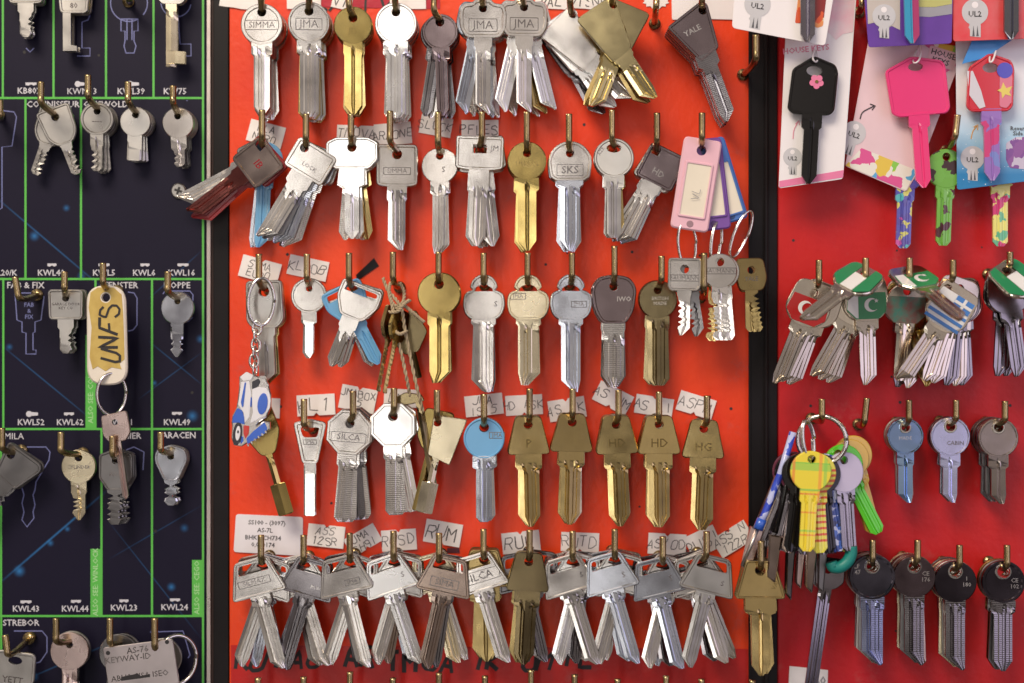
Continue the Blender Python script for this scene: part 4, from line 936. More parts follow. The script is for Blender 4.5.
pk = make_key('cut_key', 'tiny', PNK, W(115, 419, .0225), 8, 0, 2); tag(pk, 'small worn pink key hanging below the UNFS fob', 'key', GL)
pl_ring = ring('split_ring', W(176, 660, .015), .0105, .0125, RING, None, .0009, 30, 0, 2, 'large split ring behind the stamped metal plate', 'split ring')

# ------------------------------------------------------------------ coloured fobs
def fob(px, py, roll, col, label, L_=92, wd=38, d=.026, txt=None, seed=1, yaw=0):
    root = empty('key_fob', W(px, py, d), (0, -math.radians(roll), math.radians(yaw))); tag(root, label, 'key fob', 'coloured plastic key fobs')
    m = plain(label[:12] + ' plastic', col, .32, coat=.4)
    b_ = plate('fob_body', rp([(-wd / 2, -12), (wd / 2, -12), (wd / 2, L_ - 12), (-wd / 2, L_ - 12)], 5, 5), circ(0, 0, 5, 18), .0034, 0, 0, .0007)
    link('fob_body', b_, m, root, (0, 0, -.001))
    fr = plate('window_frame', rp([(-14, 12), (14, 12), (14, 68), (-14, 68)], 2, 3), rp([(-12, 14), (12, 14), (12, 66), (-12, 66)], 1, 3), .0012, 0, 0, .0003)
    link('window_frame', fr, m, root, (0, -.0020, -.001))
    pp = plate('paper_insert', [(-12.2, 13.8), (12.2, 13.8), (12.2, 66.2), (-12.2, 66.2)], None, .0005, 0, 0, .0001)
    link('paper_insert', pp, plain('cream paper insert', (.80, .74, .60), .6), root, (0, -.00185, -.001))
    link('eyelet', plate('eyelet', circ(0, L_ - 18, 4, 18), None, .0037, 0, 0, .0004), plain(label[:10] + ' eyelet', tuple(c * .4 for c in col), .5), root, (0, 0, -.001))
    return root
fob(711, 150, 17, (.06, .17, .50), 'blue plastic key fob, rearmost of the three fobs', d=.019, L_=86, wd=32)
fob(705, 149, 6.5, (.19, .08, .36), 'purple plastic key fob between the pink and the blue', d=.0225, L_=92, wd=34)
pf = fob(701.5, 149, -9, (.82, .50, .58), 'pink plastic key fob with a scribbled paper insert', d=.027)
handwriting('handwriting', ['VL'], 696, 193, 8, -70, .0302, MATS['grey print'], None, wd=.6, seed=2).parent = None
hw = [o for o in bpy.data.objects if o.name.startswith('handwriting') and o.parent is None]
for o in hw:
    mw = o.matrix_world.copy(); o.location = W(696, 193, .0302)
    o.parent = pf; bpy.context.view_layer.update(); o.matrix_parent_inverse = pf.matrix_world.inverted()
hook((702, 113), W(701.5, 147, .023), 'brass hook holding the three coloured fobs', .034)
ring('split_ring', W(687, 244, .0265), .0052, .0115, RING, None, .0006, 25, -4, 2, 'thin split ring under the pink fob', 'split ring')
ring('split_ring', W(716, 243, .022), .0052, .0110, RING, None, .0006, 55, 6, 2, 'thin split ring under the purple fob', 'split ring')
ring('split_ring', W(741, 234, .019), .0045, .0125, RING, None, .0006, 35, 22, 2, 'thin split ring under the blue fob', 'split ring')
for (kt, m_, px, py, rl, d_, lb, st) in [('fobrect', SIL, 684.6, 266, -1, .0290, 'silver rectangular cut key below the pink fob', 'BAUMANN'), ('fobrect', GRD, 688, 268, 9, .0235, 'dark cut key behind the one below the pink fob', None),
        ('fobround', SIL, 719.5, 259, 0, .0262, 'silver round cut key below the purple fob', 'BAUMANN'), ('fobround', SIL, 721, 260, 5, .0215, 'second round cut key below the purple fob', None), ('fobround', BRS, 719, 261, -5, .0185, 'brass cut key behind the round ones below the purple fob', None),
        ('fobgold', OLB, 751, 267, 1, .021, 'tarnished gold cut key below the blue fob', 'YALE'), ('fobgold', OLB, 749, 268, 7, .017, 'second tarnished key below the blue fob', None)]:
    o = make_key('cut_key', kt, m_, W(px, py, d_), rl, 0, random.uniform(-4, 2), (st, 0, 9, 6, 0, ENG) if st else None); tag(o, lb, 'key', 'cut keys hanging from the coloured fobs')

# ------------------------------------------------------------------ scooter keyring
ring('split_ring', W(261, 302, .031), .0065, .0118, RING, None, .0008, 20, 3, 2, 'large split ring hanging in front of the plain silver key', 'split ring')
ch = empty('keyring_chain', W(256, 331, .032)); tag(ch, 'short chain of steel links between split ring and scooter', 'chain')
for i, (x, y, yw) in enumerate([(257, 328, 10), (256, 336, 75), (256, 345, 10), (255, 353, 75), (254, 361, 15), (255, 369, 75)]):
    pts = [W(x, y, .032) + Matrix.Rotation(math.radians(yw), 3, 'Z') @ Vector((.0021 * math.cos(a * math.pi / 10), 0, .0034 * math.sin(a * math.pi / 10))) for a in range(20)]
    tube_obj('chain_link', pts, .0006, RING, ch, 8, True)
sc_ = empty('scooter_charm', W(252, 372, .03)); tag(sc_, 'blue and white enamel scooter charm hanging from the chain', 'key charm')
def cz(pts): return [(225 + x / 7.588, 360 + y / 7.588) for x, y in pts]
CHR = metal('chrome charm', (.82, .80, .78), .15, stain=.1)
WE = plain('white enamel', (.80, .80, .84), .2, coat=.8); BE = plain('blue enamel', (.03, .12, .58), .2, coat=.8); RE = plain('red enamel', (.55, .03, .02), .25, coat=.6); BKE = plain('black enamel', (.02, .02, .03), .25, coat=.5)
flat('charm_body', rp(cz([(112, 130), (165, 88), (215, 110), (262, 128), (300, 118), (318, 150), (335, 190), (352, 260), (350, 360), (320, 430), (262, 470), (240, 500), (300, 462), (345, 470), (345, 525), (130, 655), (70, 645), (52, 590), (58, 500), (52, 470), (60, 420), (90, 362), (100, 300), (112, 200)]), .5, 3), .028, .003, CHR, sc_, bev=.0005)
def en(n, p, m_, h=.0310, t=.0004, r=1.0): return flat(n, rp(cz(p), r, 3), h, t, m_, sc_, bev=.0001)
en('leg_shield', [(125, 165), (185, 160), (200, 260), (185, 430), (150, 480), (140, 400), (110, 350), (100, 340)], WE)
en('side_panel', [(208, 215), (260, 205), (310, 212), (338, 250), (347, 310), (338, 370), (300, 420), (240, 455), (190, 480), (212, 400), (205, 300)], WE)
for q_ in range(6): en('foot_rail', [(165 + q_ * 27, 640 - q_ * 20), (176 + q_ * 27, 632 - q_ * 20), (186 + q_ * 27, 650 - q_ * 20), (175 + q_ * 27, 658 - q_ * 20)], CHR, .0305, .001, .2)
en('mirror', [(265, 118), (310, 122), (318, 140), (275, 142)], CHR, .031, .001)
en('mirror', [(290, 175), (330, 180), (338, 198), (300, 200)], CHR, .031, .001)
en('blue_panel', rot2(circ(285, 332, 38, 20, ry=82), 8, (285, 332)), BE, .0314, r=.2)
en('front_mudguard', [(95, 362), (130, 385), (145, 430), (148, 490), (100, 475), (55, 478), (60, 430)], BE, .0314)
en('handlebar', [(115, 130), (165, 90), (215, 115), (200, 150), (140, 160)], WE, .0314)
en('seat', [(205, 165), (255, 140), (270, 165), (250, 205), (205, 225)], BKE)
en('tyre', rot2(circ(94, 560, 34, 22, ry=88), 6, (94, 560)), BKE, .0312, .0008, .2)
en('wheel_rim', rot2(circ(98, 556, 18, 20, ry=56), 6, (98, 556)), WE, .0320, .0004, .2); en('hub', circ(99, 545, 7, 12, ry=12), BKE, .0324, .0003, .1)
en('red_panel', [(140, 495), (185, 500), (180, 560), (155, 600), (140, 560)], RE)
en('foot_board', [(162, 595), (215, 540), (300, 472), (320, 515), (312, 550), (172, 640)], BE)
en('blue_stripe', [(150, 170), (160, 170), (140, 350), (130, 360), (120, 320)], BE, .0314, .0003, .3)
en('blue_stripe', [(195, 280), (205, 290), (200, 360), (190, 350)], BE, .0314, .0003, .3)
en('lower_panel', [(118, 575), (138, 580), (140, 620), (118, 640)], BE)

# ------------------------------------------------------------------ twine bundle
def twine(pts, label=None, parent=None, r=.00075):
    P = catmull(pts, 14); out = []
    root = parent
    for ph in (0, math.pi):
        q = []
        for i, p in enumerate(P):
            t = (P[min(i + 1, len(P) - 1)] - P[max(i - 1, 0)]).normalized(); u = t.cross(Vector((0, 1, 0))).normalized(); v = t.cross(u)
            a = i * .75 + ph; q.append(p + (u * math.cos(a) + v * math.sin(a)) * r * .62)
        tube_obj('twine_strand', q, r * .72, plain('hemp twine', (.50, .40, .26), .9, bump=.5, col2=(.34, .27, .17), scale=500), root, 6)
tw = empty('twine_loop', W(393, 285, .024)); tag(tw, 'knotted hemp twine looped over a hook and hanging to the row below', 'twine')
twine([W(x, y, d_) for x, y, d_ in [(400, 283, .020), (404, 292, .02), (403, 302, .024), (396, 306, .027), (391, 300, .027), (389, 290, .025), (391, 282, .022)]], parent=tw)
twine([W(x, y, d_) for x, y, d_ in [(383, 278, .022), (388, 290, .024), (397, 301, .027), (402, 310, .028), (405, 330, .026), (411, 360, .024), (417, 388, .024), (423, 412, .02)]], parent=tw)
twine([W(x, y, d_) for x, y, d_ in [(390, 296, .025), (393, 310, .028), (394, 326, .026), (401, 352, .024), (406, 375, .024), (410, 396, .02)]], parent=tw)
twine([W(x, y, d_) for x, y, d_ in [(396, 309, .028), (404, 306, .0285), (412, 312, .028), (420, 319, .026), (424, 322, .025)]], parent=tw)
twine([W(x, y, d_) for x, y, d_ in [(389, 312, .027), (398, 311, .031), (404, 304, .031), (410, 300, .028)]], parent=tw)
twine([W(x, y, d_) for x, y, d_ in [(394, 330, .0265), (400, 334, .029), (407, 331, .026)]], parent=tw)
hook((393, 252), W(397, 286, .018), 'brass hook holding the knotted twine', DE)
for (px, py, rl, m_, d_, lb) in [(393, 312, -17, OLB, .018, 'brass pipe key tied with twine, left of its pair'), (401, 314, -19, GLD, .0225, 'brass pipe key tied with twine, right of its pair'), (404, 318, 14, OLV, .0125, 'dark tarnished key behind the twine')]:
    KT.setdefault('pipe_s', kind(rp([(-12, -8), (12, -8), (15, 14), (8, 26), (-8, 26), (-15, 14)], 4), circ(0, 0, 4, 14), 0, std_rows(24, 6.5, 80, 'flat', None, bit='right', seed=44), G5, 26))
    KT.setdefault('pipe_b', kind(rp([(-14, -8), (14, -8), (20, 16), (6, 34), (-8, 34), (-18, 16)], 3), circ(0, 0, 4, 14), 0, std_rows(24, 6.5, 60, 'flat', None), G5, 26))
    o = make_key('cut_key', 'pipe_s' if rl < 0 else 'pipe_b', m_, W(px, py, d_), rl, 0, 58 if rl < 0 else 3); tag(o, lb, 'key', 'old keys tied with twine')
KT['spindle'] = kind(rp([(-28, -4), (-12, -9), (4, -4), (6, 3), (-8, 4), (-26, 3)], 2), circ(2, -1, 1.2, 10), 0, std_rows(0, 7, 92, 'blunt'), G5, 6, t=.003)
o = make_key('cut_key', 'spindle', OLV, W(418, 396, .019), 10, 0, 0); tag(o, 'long dark iron key with bent head tied to the twine end', 'key', 'old keys tied with twine')

# ------------------------------------------------------------------ right board: flag keys
GF = 'flag printed keys on the crimson board'
FG = plain('flag green enamel', (.02, .24, .09), .2, coat=.8); FW = plain('flag white enamel', (.80, .80, .78), .2, coat=.8); FRD = plain('flag red enamel', (.40, .012, .012), .2, coat=.8)
FB = plain('flag blue enamel', (.06, .22, .58), .2, coat=.8); FD = plain('dark multicolour enamel', (.25, .03, .03), .2, coat=.8, col2=(.02, .22, .16), scale=140)
STEEL = metal('flag key nickel', (.74, .66, .55), .24, stain=.25)
flag_in = rp([(-18, 5), (-8, 5), (0, 7), (8, 5), (18, 5), (20, 23), (11, 31), (-11, 31), (-20, 23)], 3)
def fprint(root, k, polys):
    for i, (pts, m_) in enumerate(polys):
        me = plate('printed_flag', pts, None, .00035, 0, 0, .0001)
        link('printed_flag', me, m_, root, (-k['ax'] * PX, -k['t'] / 2 - .0001 - .00018 * i, (k['ay'] - 3.0) * PX))
def stripes(cols, top=4, bot=31, hw=19):
    out = []; n = len(cols); 
    for i, c in enumerate(cols):
        x0 = -hw + 2 * hw * i / n; x1 = -hw + 2 * hw * (i + 1) / n
        out.append((rp([(x0 + .1, top), (x1 - .1, top), (x1 - .1, bot - (5 if i in (0, n - 1) and i != n - 1 else 0)), (x0 + .1, bot - (5 if i in (0, n - 1) else 0))], .6, 3), c))
    return [(p, c) for p, c in out]
def crescent(cx, cy, r, m_): return (circ(cx, cy, r, 16, 40, 320) + [(x, y) for x, y in circ(cx + r * .35, cy, r * .78, 12, 300, 60)], m_)
def star(cx, cy, r, m_): return ([(cx + (r if k % 2 == 0 else r * .4) * math.sin(k * math.pi / 5), cy - (r if k % 2 == 0 else r * .4) * math.cos(k * math.pi / 5)) for k in range(10)], m_)
hookF = {}
def fkey(px, py, d, roll, pitch, yaw, lab, polys=None, kt='flag', mat=None):
    o = make_key('flag_key', kt, mat or STEEL, W(px, py, d), roll, pitch, yaw)
    if pitch < -10: o.rotation_mode = 'YXZ'
    tag(o, lab, 'key', GF)
    if polys: fprint(o, KT[kt], polys)
    return o
NIG = [([(-15, -8), (-7, -9), (-7, 32), (-11, 32), (-20.5, 22), (-18, -3)], FG), ([(-6.8, 6), (6.8, 6), (6.8, 32), (-6.8, 32)], FW), ([(7, -9), (15, -8), (18, -3), (20.5, 22), (11, 32), (7, 32)], FG)]
TUR = [(rp([(-18.5, 5.6), (18.5, 5.6), (20.5, 23), (11.5, 32), (-11.5, 32), (-20.5, 23)], 1), FRD), crescent(-3, 17, 7, FW), star(7, 17, 3, FW)]
PAK = [(rp([(-18.5, 5.6), (18.5, 5.6), (20.5, 23), (11.5, 32), (-11.5, 32), (-20.5, 23)], 1), FG), ([(-18, 6), (-9, 6), (-9, 31), (-11, 31), (-20, 22)], FW), crescent(4, 18, 7, FW), star(9, 14, 2.5, FW)]
GRE = [(rp([(-18, -4), (18, -4), (20, 22), (11, 31), (-11, 31), (-20, 22)], 2), FW)] + [([(-19, y), (19, y), (19, y + 3.4), (-19, y + 3.4)], FB) for y in (12, 19, 26)] + [([(-1, -4), (18, -4), (18, 9), (-1, 9)], FB), ([(7, -4), (10, -4), (10, 9), (7, 9)], FW), ([(-1, 1), (18, 1), (18, 4), (-1, 4)], FW)]
DAR = [(rp([(-18.5, 5.6), (18.5, 5.6), (20.5, 23), (11.5, 32), (-11.5, 32), (-20.5, 23)], 1), FD)]
fkey(815, 290, .026, -21, 3, -3, 'red flag key with white crescent, leftmost on the crimson board', TUR)
for i, (rl, dd) in enumerate([(-24, .0215), (-19, .018)]): fkey(825, 291, dd, rl, 2, 0, f"{ORD[i+1]} silver key behind the red crescent flag key", DAR if i == 1 else None)
hook((819, 260), W(816, 289, .018), 'brass hook holding the red crescent flag key', .033)
fkey(866, 273, .034, -45, -48, 0, 'green white green flag key twisted to the left', NIG, 'flag')
fkey(866, 284, .0250, 2, 2, 0, 'dark green crescent flag key below the twisted green white one', PAK)
for i, (rl, dd) in enumerate([(-29, .0205), (-24, .0165), (-19, .0125)]): fkey(864, 290, dd, rl, 1, -3, f"{ORD[i+1]} silver key behind the dark green crescent flag key")
hook((865.6, 258), W(865, 284, .022), 'brass hook holding the green flag keys', .038)
fkey(906, 272, .032, 18, -60, 0, 'green crescent flag key tilted up towards the viewer', PAK)
fkey(907, 288, .0260, -3, 4, 0, 'red and green speckled round flag key', DAR, 'disc')
for i, (rl, dd, m_) in enumerate([(14, .0205, GLD), (3, .0170, STEEL), (-3, .013, DRK)]): fkey(906, 288, dd, rl, 0, 0, f"{ORD[i+1]} key behind the speckled round flag key", mat=m_)
hook((909.5, 258), W(908, 284, .022), 'brass hook holding the crescent and speckled keys', .039)
fkey(949, 286, .034, -33, 2, -2, 'blue and white striped flag key', GRE, 'flagside')
for i, (rl, dd, m_) in enumerate([(-19, .027, STEEL), (-14, .0235, STEEL), (-6, .020, DRK), (-1, .0165, STEEL), (3, .0125, DRK)]): fkey(960, 286, dd, rl, 0, 2, f"{ORD[i+1]} key behind the striped blue and white flag key", mat=m_)
hook((953, 260), W(950, 284, .025), 'brass hook holding the striped flag key', .039)
fkey(1004, 270, .034, 35, -38, 0, 'green white green flag key cut by the right edge', NIG)
for i, (rl, dd, m_) in enumerate([(8, .025, DRK), (-3, .021, DRK), (2, .017, DRK)]): fkey(1006, 276, dd, rl, 0, 2, f"{ORD[i+1]} dark key behind the flag key cut by the right edge", mat=m_)
hook((1010, 252), W(1004, 272, .025), 'brass hook holding the rightmost flag key', .039)
# row of blanks
GR = 'key blanks hanging on the crimson board'
stack('bright blue plated cabinet key', (909, 400), (905, 427), 'cabin', BLU, 3, tilt=(0, 1), mats=[metal('blue plated', (.36, .52, .78), .18, stain=.25), GRY, GRY], group=GR, dk=.018, stamp=('MADE', 0, 11, 5, 0, EMB))
stack('pale lavender cabinet key stamped CABIN', (956, 400), (950, 426), 'cabin2', BLU, 3, tilt=(1, -1), mats=[metal('lavender plated', (.66, .68, .90), .3, stain=.15), DRK, GRY], group=GR, dk=.018, stamp=('CABIN', 5, 17, 6, 0, E_))
stack('brownish grey cabinet key right of the lavender one', (1005, 401), (998, 427), 'cabin2', BRZ, 5, tilt=(0, -2), mats=[metal('brown nickel', (.42, .36, .32), .28), DRK, DRK, GRD, DRK], group=GR, dk=.020)
hook((867, 398), (864, 424), 'empty brass hook on the crimson board beside the ringed bundle', base=(857, 424), de=.026)
stack('steel lobed key with bright rim, bottom row', (872.7, 540), (872, 566), 'cam23', DRK, 4, tilt=(0, -2), mats=[metal('blued steel', (.17, .16, .20), .16), GRD, GRY, DRK], bmat=metal('blue steel', (.42, .46, .66), .24, ridge=.3), group=GR, stamp=('LF\n47', -15, 3, 6, 8, EMB))
stack('brown steel round key second in the crimson bottom row', (917.6, 540), (914, 566), 'cam21', PUR, 5, tilt=(0, -3), mats=[metal('brown steel', (.20, .15, .16), .2), BRZ, GRD, DRKR, PAL], group=GR, stamp=('CE\n176', 11, 10, 6, 0, EMB), bmat=DRKR)
stack('black steel round key third in the crimson bottom row', (959.5, 545), (955, 571), 'cam21', DRK, 5, tilt=(0, -4), mats=[metal('black steel', (.13, .11, .13), .16), SIL, GRD, PAL, GRD], group=GR, stamp=('I\n180', 11, 10, 6, 0, EMB), bmat=DRKR)
stack('black steel round key with white rim in the corner', (1007, 545), (1003, 571), 'cam21b', DRK, 3, tilt=(0, -3), mats=[MATS['black steel'], GRD, GLD], group=GR, stamp=('CE\n102', 11, 12, 6, 0, EMB), bmat=DRKR)

# ------------------------------------------------------------------ ring bundle
GB = 'patterned keys on the big ring bundle'
def pattern_mat(name, base, cols, kind_='plaid', sc=1.0):
    if name in MATS: return MATS[name]
    m, t, b = nodes(name); N = t.nodes.new; L = t.links.new
    tc = N('ShaderNodeTexCoord'); cur = None; sp = N('ShaderNodeSeparateXYZ'); L(tc.outputs['Object'], sp.inputs[0])
    prev = None
    if kind_ == 'plaid':
        for (axis, centre, width, col, f) in cols:
            dlt = N('ShaderNodeMath'); dlt.operation = 'SUBTRACT'; L(sp.outputs[axis], dlt.inputs[0]); dlt.inputs[1].default_value = centre * PX
            ab = N('ShaderNodeMath'); ab.operation = 'ABSOLUTE'; L(dlt.outputs[0], ab.inputs[0])
            lt = N('ShaderNodeMath'); lt.operation = 'LESS_THAN'; L(ab.outputs[0], lt.inputs[0]); lt.inputs[1].default_value = width * PX
            mf = N('ShaderNodeMath'); mf.operation = 'MULTIPLY'; L(lt.outputs[0], mf.inputs[0]); mf.inputs[1].default_value = f
            mx = N('ShaderNodeMix'); mx.data_type = 'RGBA'; L(mf.outputs[0], mx.inputs[0])
            if prev is None: mx.inputs[6].default_value = (*base, 1)
            else: L(prev, mx.inputs[6])
            mx.inputs[7].default_value = (*col, 1); prev = mx.outputs[2]
    else:
        v = N('ShaderNodeTexVoronoi'); v.inputs['Scale'].default_value = 260 * sc; L(tc.outputs['Object'], v.inputs['Vector'])
        sq = N('ShaderNodeSeparateXYZ'); L(v.outputs['Color'], sq.inputs[0])
        r = N('ShaderNodeValToRGB'); r.color_ramp.interpolation = 'CONSTANT'
        r.color_ramp.elements[0].color = (*base, 1); r.color_ramp.elements[1].color = (*cols[-1], 1); r.color_ramp.elements[1].position = .9
        n_ = len(cols)
        for i, c in enumerate(cols[:-1]):
            e_ = r.color_ramp.elements.new(.4 + .5 * i / n_); e_.color = (*c, 1)
        L(sq.outputs[0], r.inputs[0]); prev = r.outputs[0]
    if kind_ != 'plaid':
        nz = N('ShaderNodeTexNoise'); nz.inputs['Scale'].default_value = 320 * sc; nz.inputs['Detail'].default_value = 2; L(tc.outputs['Object'], nz.inputs['Vector'])
        sv = N('ShaderNodeVectorMath'); sv.operation = 'MULTIPLY_ADD'; L(nz.outputs['Color'], sv.inputs[0]); sv.inputs[1].default_value = (.004 / sc,) * 3; L(tc.outputs['Object'], sv.inputs[2])
        L(sv.outputs[0], v.inputs['Vector'])
    L(prev, b.inputs['Base Color']); b.inputs['Roughness'].default_value = .28; b.inputs['Coat Weight'].default_value = .6; b.inputs['Coat Roughness'].default_value = .1
    MATS[name] = m; return m
PLAID = pattern_mat('yellow plaid', (.82, .68, .05), [(2, -4, .7, (.20, .60, .08), .9), (2, -8, 3.2, (.25, .62, .10), .7), (0, -17, 1.4, (.80, .20, .05), .7), (0, 9, 1.6, (.85, .30, .06), .7), (0, -15, 3, (.12, .50, .70), .0),
     (2, -30, 1.0, (.25, .62, .10), .8), (2, -34, .8, (.80, .2, .05), .8), (2, -52, .8, (.8, .2, .05), .7), (2, -70, 1.0, (.25, .62, .1), .7), (2, -74, .8, (.8, .2, .05), .7), (0, 14, 1.6, (.20, .60, .10), .6)])
RCHK = pattern_mat('red white check', (.75, .70, .10), [(2, y, 1.2, (.65, .04, .03), .9) for y in (-10, -15, -20, -25, -30, -36, -42, -48, -54, -60, -66, -72, -78)], 'plaid')
SPK = pattern_mat('blue yellow speckle', (.05, .30, .60), [(.80, .75, .10), (.10, .45, .60), (.75, .72, .1)], 'vor', .8)
GREENK = plain('grass green anodised', (.10, .58, .02), .25, coat=.5)
BLKK = plain('black lacquer', (.008, .007, .007), .14, coat=.35, spec=.3)
BRNK = plain('brown lacquer', (.16, .06, .02), .3, coat=.5)
LAV = plain('lavender lacquer', (.55, .50, .66), .3, coat=.5)
YELK = plain('mustard lacquer', (.66, .42, .06), .3, coat=.5)
BLK2 = pattern_mat('deep blue speckle', (.02, .06, .30), [(.05, .15, .60), (.55, .60, .80), (.02, .03, .12)], 'vor', 1.5)
PLM = plain('plum lacquer', (.14, .03, .06), .25, coat=.6)
ring('split_ring', W(822, 440, .034), .0118, .0118, RING, None, .0012, -18, 0, 2, 'big steel split ring holding the patterned key bundle', 'split ring')
ring('split_ring', W(808, 440, .041), .0042, .0095, RING, None, .0008, 40, -8, 2, 'small steel split ring through the yellow plaid key', 'split ring')
hook((822, 399), W(821, 421, .024), 'brass hook holding the ringed key bundle', .037)
bun = [  # px,py,d,roll,yaw,kt,mat,label
 (811.5, 456, .0430, -3, 0, 'disc', PLAID, 'yellow plaid key in front of the ringed bundle'),
 (815, 458, .0395, 3, 4, 'disc', RCHK, 'yellow and red checked key right behind the plaid key'),
 (819, 459, .0360, 6, 6, 'disc', BLKK, 'black key in the ringed bundle behind the checked key'),
 (822, 459, .0330, 10, 6, 'disc', BLK2, 'deep blue speckled key in the ringed bundle'),
 (843, 457, .0330, 4, 12, 'disc', LAV, 'lavender round headed key on the right of the bundle'),
 (836, 451, .0290, 28, 6, 'disc', GREENK, 'grass green key sticking out to the lower right'),
 (845, 445, .0250, 19, 10, 'disc', YELK, 'mustard headed key above the green one'),
 (849, 441, .0215, 16, 10, 'disc', YELK, 'rear mustard headed key with tall round head'),
 (825, 458, .0290, 8, 0, 'disc', BRNK, 'brown key hanging straight in the bundle'),
 (828, 460, .0250, 12, 0, 'disc', SPK, 'blue and yellow speckled key in the bundle'),
 (804, 458, .0370, -8, 0, 'disc', BLKK, 'black key left of the plaid key'),
 (803, 459, .0325, -14, 0, 'disc', PLM, 'plum key fanned left in the bundle'),
 (800, 459, .0285, -21, 0, 'disc', BLKK, 'glossy black key fanned further left in the bundle'),
 (799, 458, .0245, -27, 0, 'disc', PLM, 'plum key at the far left of the fan')]
for (px, py, d_, rl, yw, kt, m_, lb) in bun:
    o = make_key('patterned_key', kt, m_, W(px, py, d_), rl, 0, yw, bmat={'lavender round headed key on the right of the bundle': DRK}.get(lb) or (metal('dark nickel shaft', (.35, .32, .34), .2) if rl in (-14, -21) else None))
    tag(o, lb, 'key', GB)
for i, (px, py, d_, rl, m_) in enumerate([(806, 460, .0345, -11, BRZ), (802, 460, .0300, -17, DRK), (801, 459, .0265, -24, BRZ), (812, 461, .0305, -5, DRK), (808, 461, .0275, -9, PLM), (820, 461, .0270, 2, DRK), (824, 461, .0235, 5, PLM), (816, 461, .0245, -2, BRZ), (829, 460, .0215, 9, DRK)]):
    o = make_key('patterned_key', 'disc', BLKK if i % 2 else m_, W(px, py, d_), rl, 0, 0, bmat=m_); tag(o, f"{['first', 'second', 'third', 'fourth', 'fifth', 'sixth', 'seventh', 'eighth', 'ninth'][i]} dark key packed inside the ringed bundle", 'key', GB)
# fix blades that should hang steeper: long lever keys under the fan
for i, (x0, y0, x1, y1, d_, m_, wd) in enumerate([(757, 528, 742, 572, .030, PNK, 14), (775, 535, 768, 582, .034, BRZ, 13), (791, 540, 786, 600, .030, DRK, 9), (801, 545, 796, 588, .026, PNK, 9), (812, 545, 806, 592, .031, BRZ, 11), (822, 552, 818, 592, .026, GRD, 9)]):
    a = Vector((x0, y0)); b_ = Vector((x1, y1)); n_ = Vector((-(b_ - a).y, (b_ - a).x)).normalized() * wd / 2
    pts = [tuple(a + n_), tuple(a - n_), tuple(b_ - n_), tuple(b_ + n_ * .4 + (b_ - a) * -.12)]
    # toothed bit of a long lever key
    root = empty('lever_key', W((x0 + 30), y0 - 60, d_)); tag(root, f"{ORD[i+1]} lever key bit from the left below the ringed bundle", 'key', 'lever keys below the ring bundle')
    flat('key_bit', rp(pts, 1.5, 3), d_ - .004, .005, m_, root, bev=.0007)
    s_ = W(x0, y0 - 2, d_ - .0015); e_ = W(x0 + (x0 - x1) * 1.6 + 6, y0 - 75, d_ - .0015)
    tube_obj('shaft', [s_, e_], .0016, BLKK if i % 2 else GRD, root, 10)
bs = empty('blue_stick_key', W(790, 440, .032)); tag(bs, 'slim blue patterned stick slanting down left of the bundle', 'key')
tube_obj('stick', [W(793, 432, .0335), W(781, 472, .033), W(765, 513, .032), W(761, 521, .032)], .0018, pattern_mat('blue lacquer with birds', (.03, .07, .55), [(.04, .09, .6), (.5, .55, .85), (.03, .06, .5)], 'vor', .7), bs, 12)
tube_obj('collar', [W(762, 519, .032), W(758, 529, .032)], .0025, BE, bs, 12)
tube_obj('tip', [W(758, 529, .032), W(742, 566, .031)], .0009, GRY, bs, 8)
tc_ = tube_obj('teal_rubber_clip', catmull([W(x, y, .030) for x, y in ((831, 562), (833, 567), (840, 567), (847, 562), (851, 554), (851, 546))], 6), .0030, plain('teal rubber', (.01, .24, .20), .45), None, 10); tag(tc_, 'teal curved rubber clip under the bundle', 'clip')
lk = make_key('long_key', 'lever', MATS['dark nickel shaft'], W(828, 566, .020), -8, 0, 0); tag(lk, 'long dark steel key reaching down to the bottom edge', 'key')
KT_l = None

# ------------------------------------------------------------------ carded keys at the top right
GCD = 'carded novelty keys'
ULG = plain('printed grey key', (.58, .58, .60), .4); ULD = plain('printed dark grey', (.10, .10, .11), .4)
def ulkey(card, x, y, d, s=1.0, rot=0):
    P = circ(x, y, 12 * s, 26, 115, 425) + [(x + 5.2 * s, y + 12 * s), (x + 5.2 * s, y + 23 * s), (x - 4.6 * s, y + 22 * s), (x - 4.6 * s, y + 16 * s), (x - 6 * s, y + 14 * s), (x - 5 * s, y + 12 * s)]
    P = rot2(P, rot, (x, y))
    flat('printed_key', P, d, .00008, ULG, card, bev=.00001)
    flat('printed_hole', rot2(circ(x, y - 6.5 * s, 3 * s, 12), rot, (x, y)), d + .00009, .00004, CARDW, card, bev=.00001)
    for dx in (-2.4, 1.2):
        flat('printed_groove', rot2([(x + dx * s, y + 22 * s), (x + (dx + 1) * s, y + 12 * s), (x + (dx + 2.2) * s, y + 22 * s)], rot, (x, y)), d + .00009, .00004, ULD, card, bev=.00001)
    print_text('printed_lettering', 'UL2', x, y + 2 * s, 7.2 * s, d + .00018, INK, card, rot)
def card(pts, d, mat, label, r=4):
    o = flat('backing_card', rp(pts, r), d, .0005, mat, bev=.0001); tag(o, label, 'card', 'backing cards of novelty keys'); return o
def novelty(kt, mat, px, py, d, roll, label, bmat=None, yaw=0):
    o = make_key('novelty_key', kt, mat, W(px, py, d), roll, 0, yaw, bmat=bmat); tag(o, label, 'key', GCD); return o
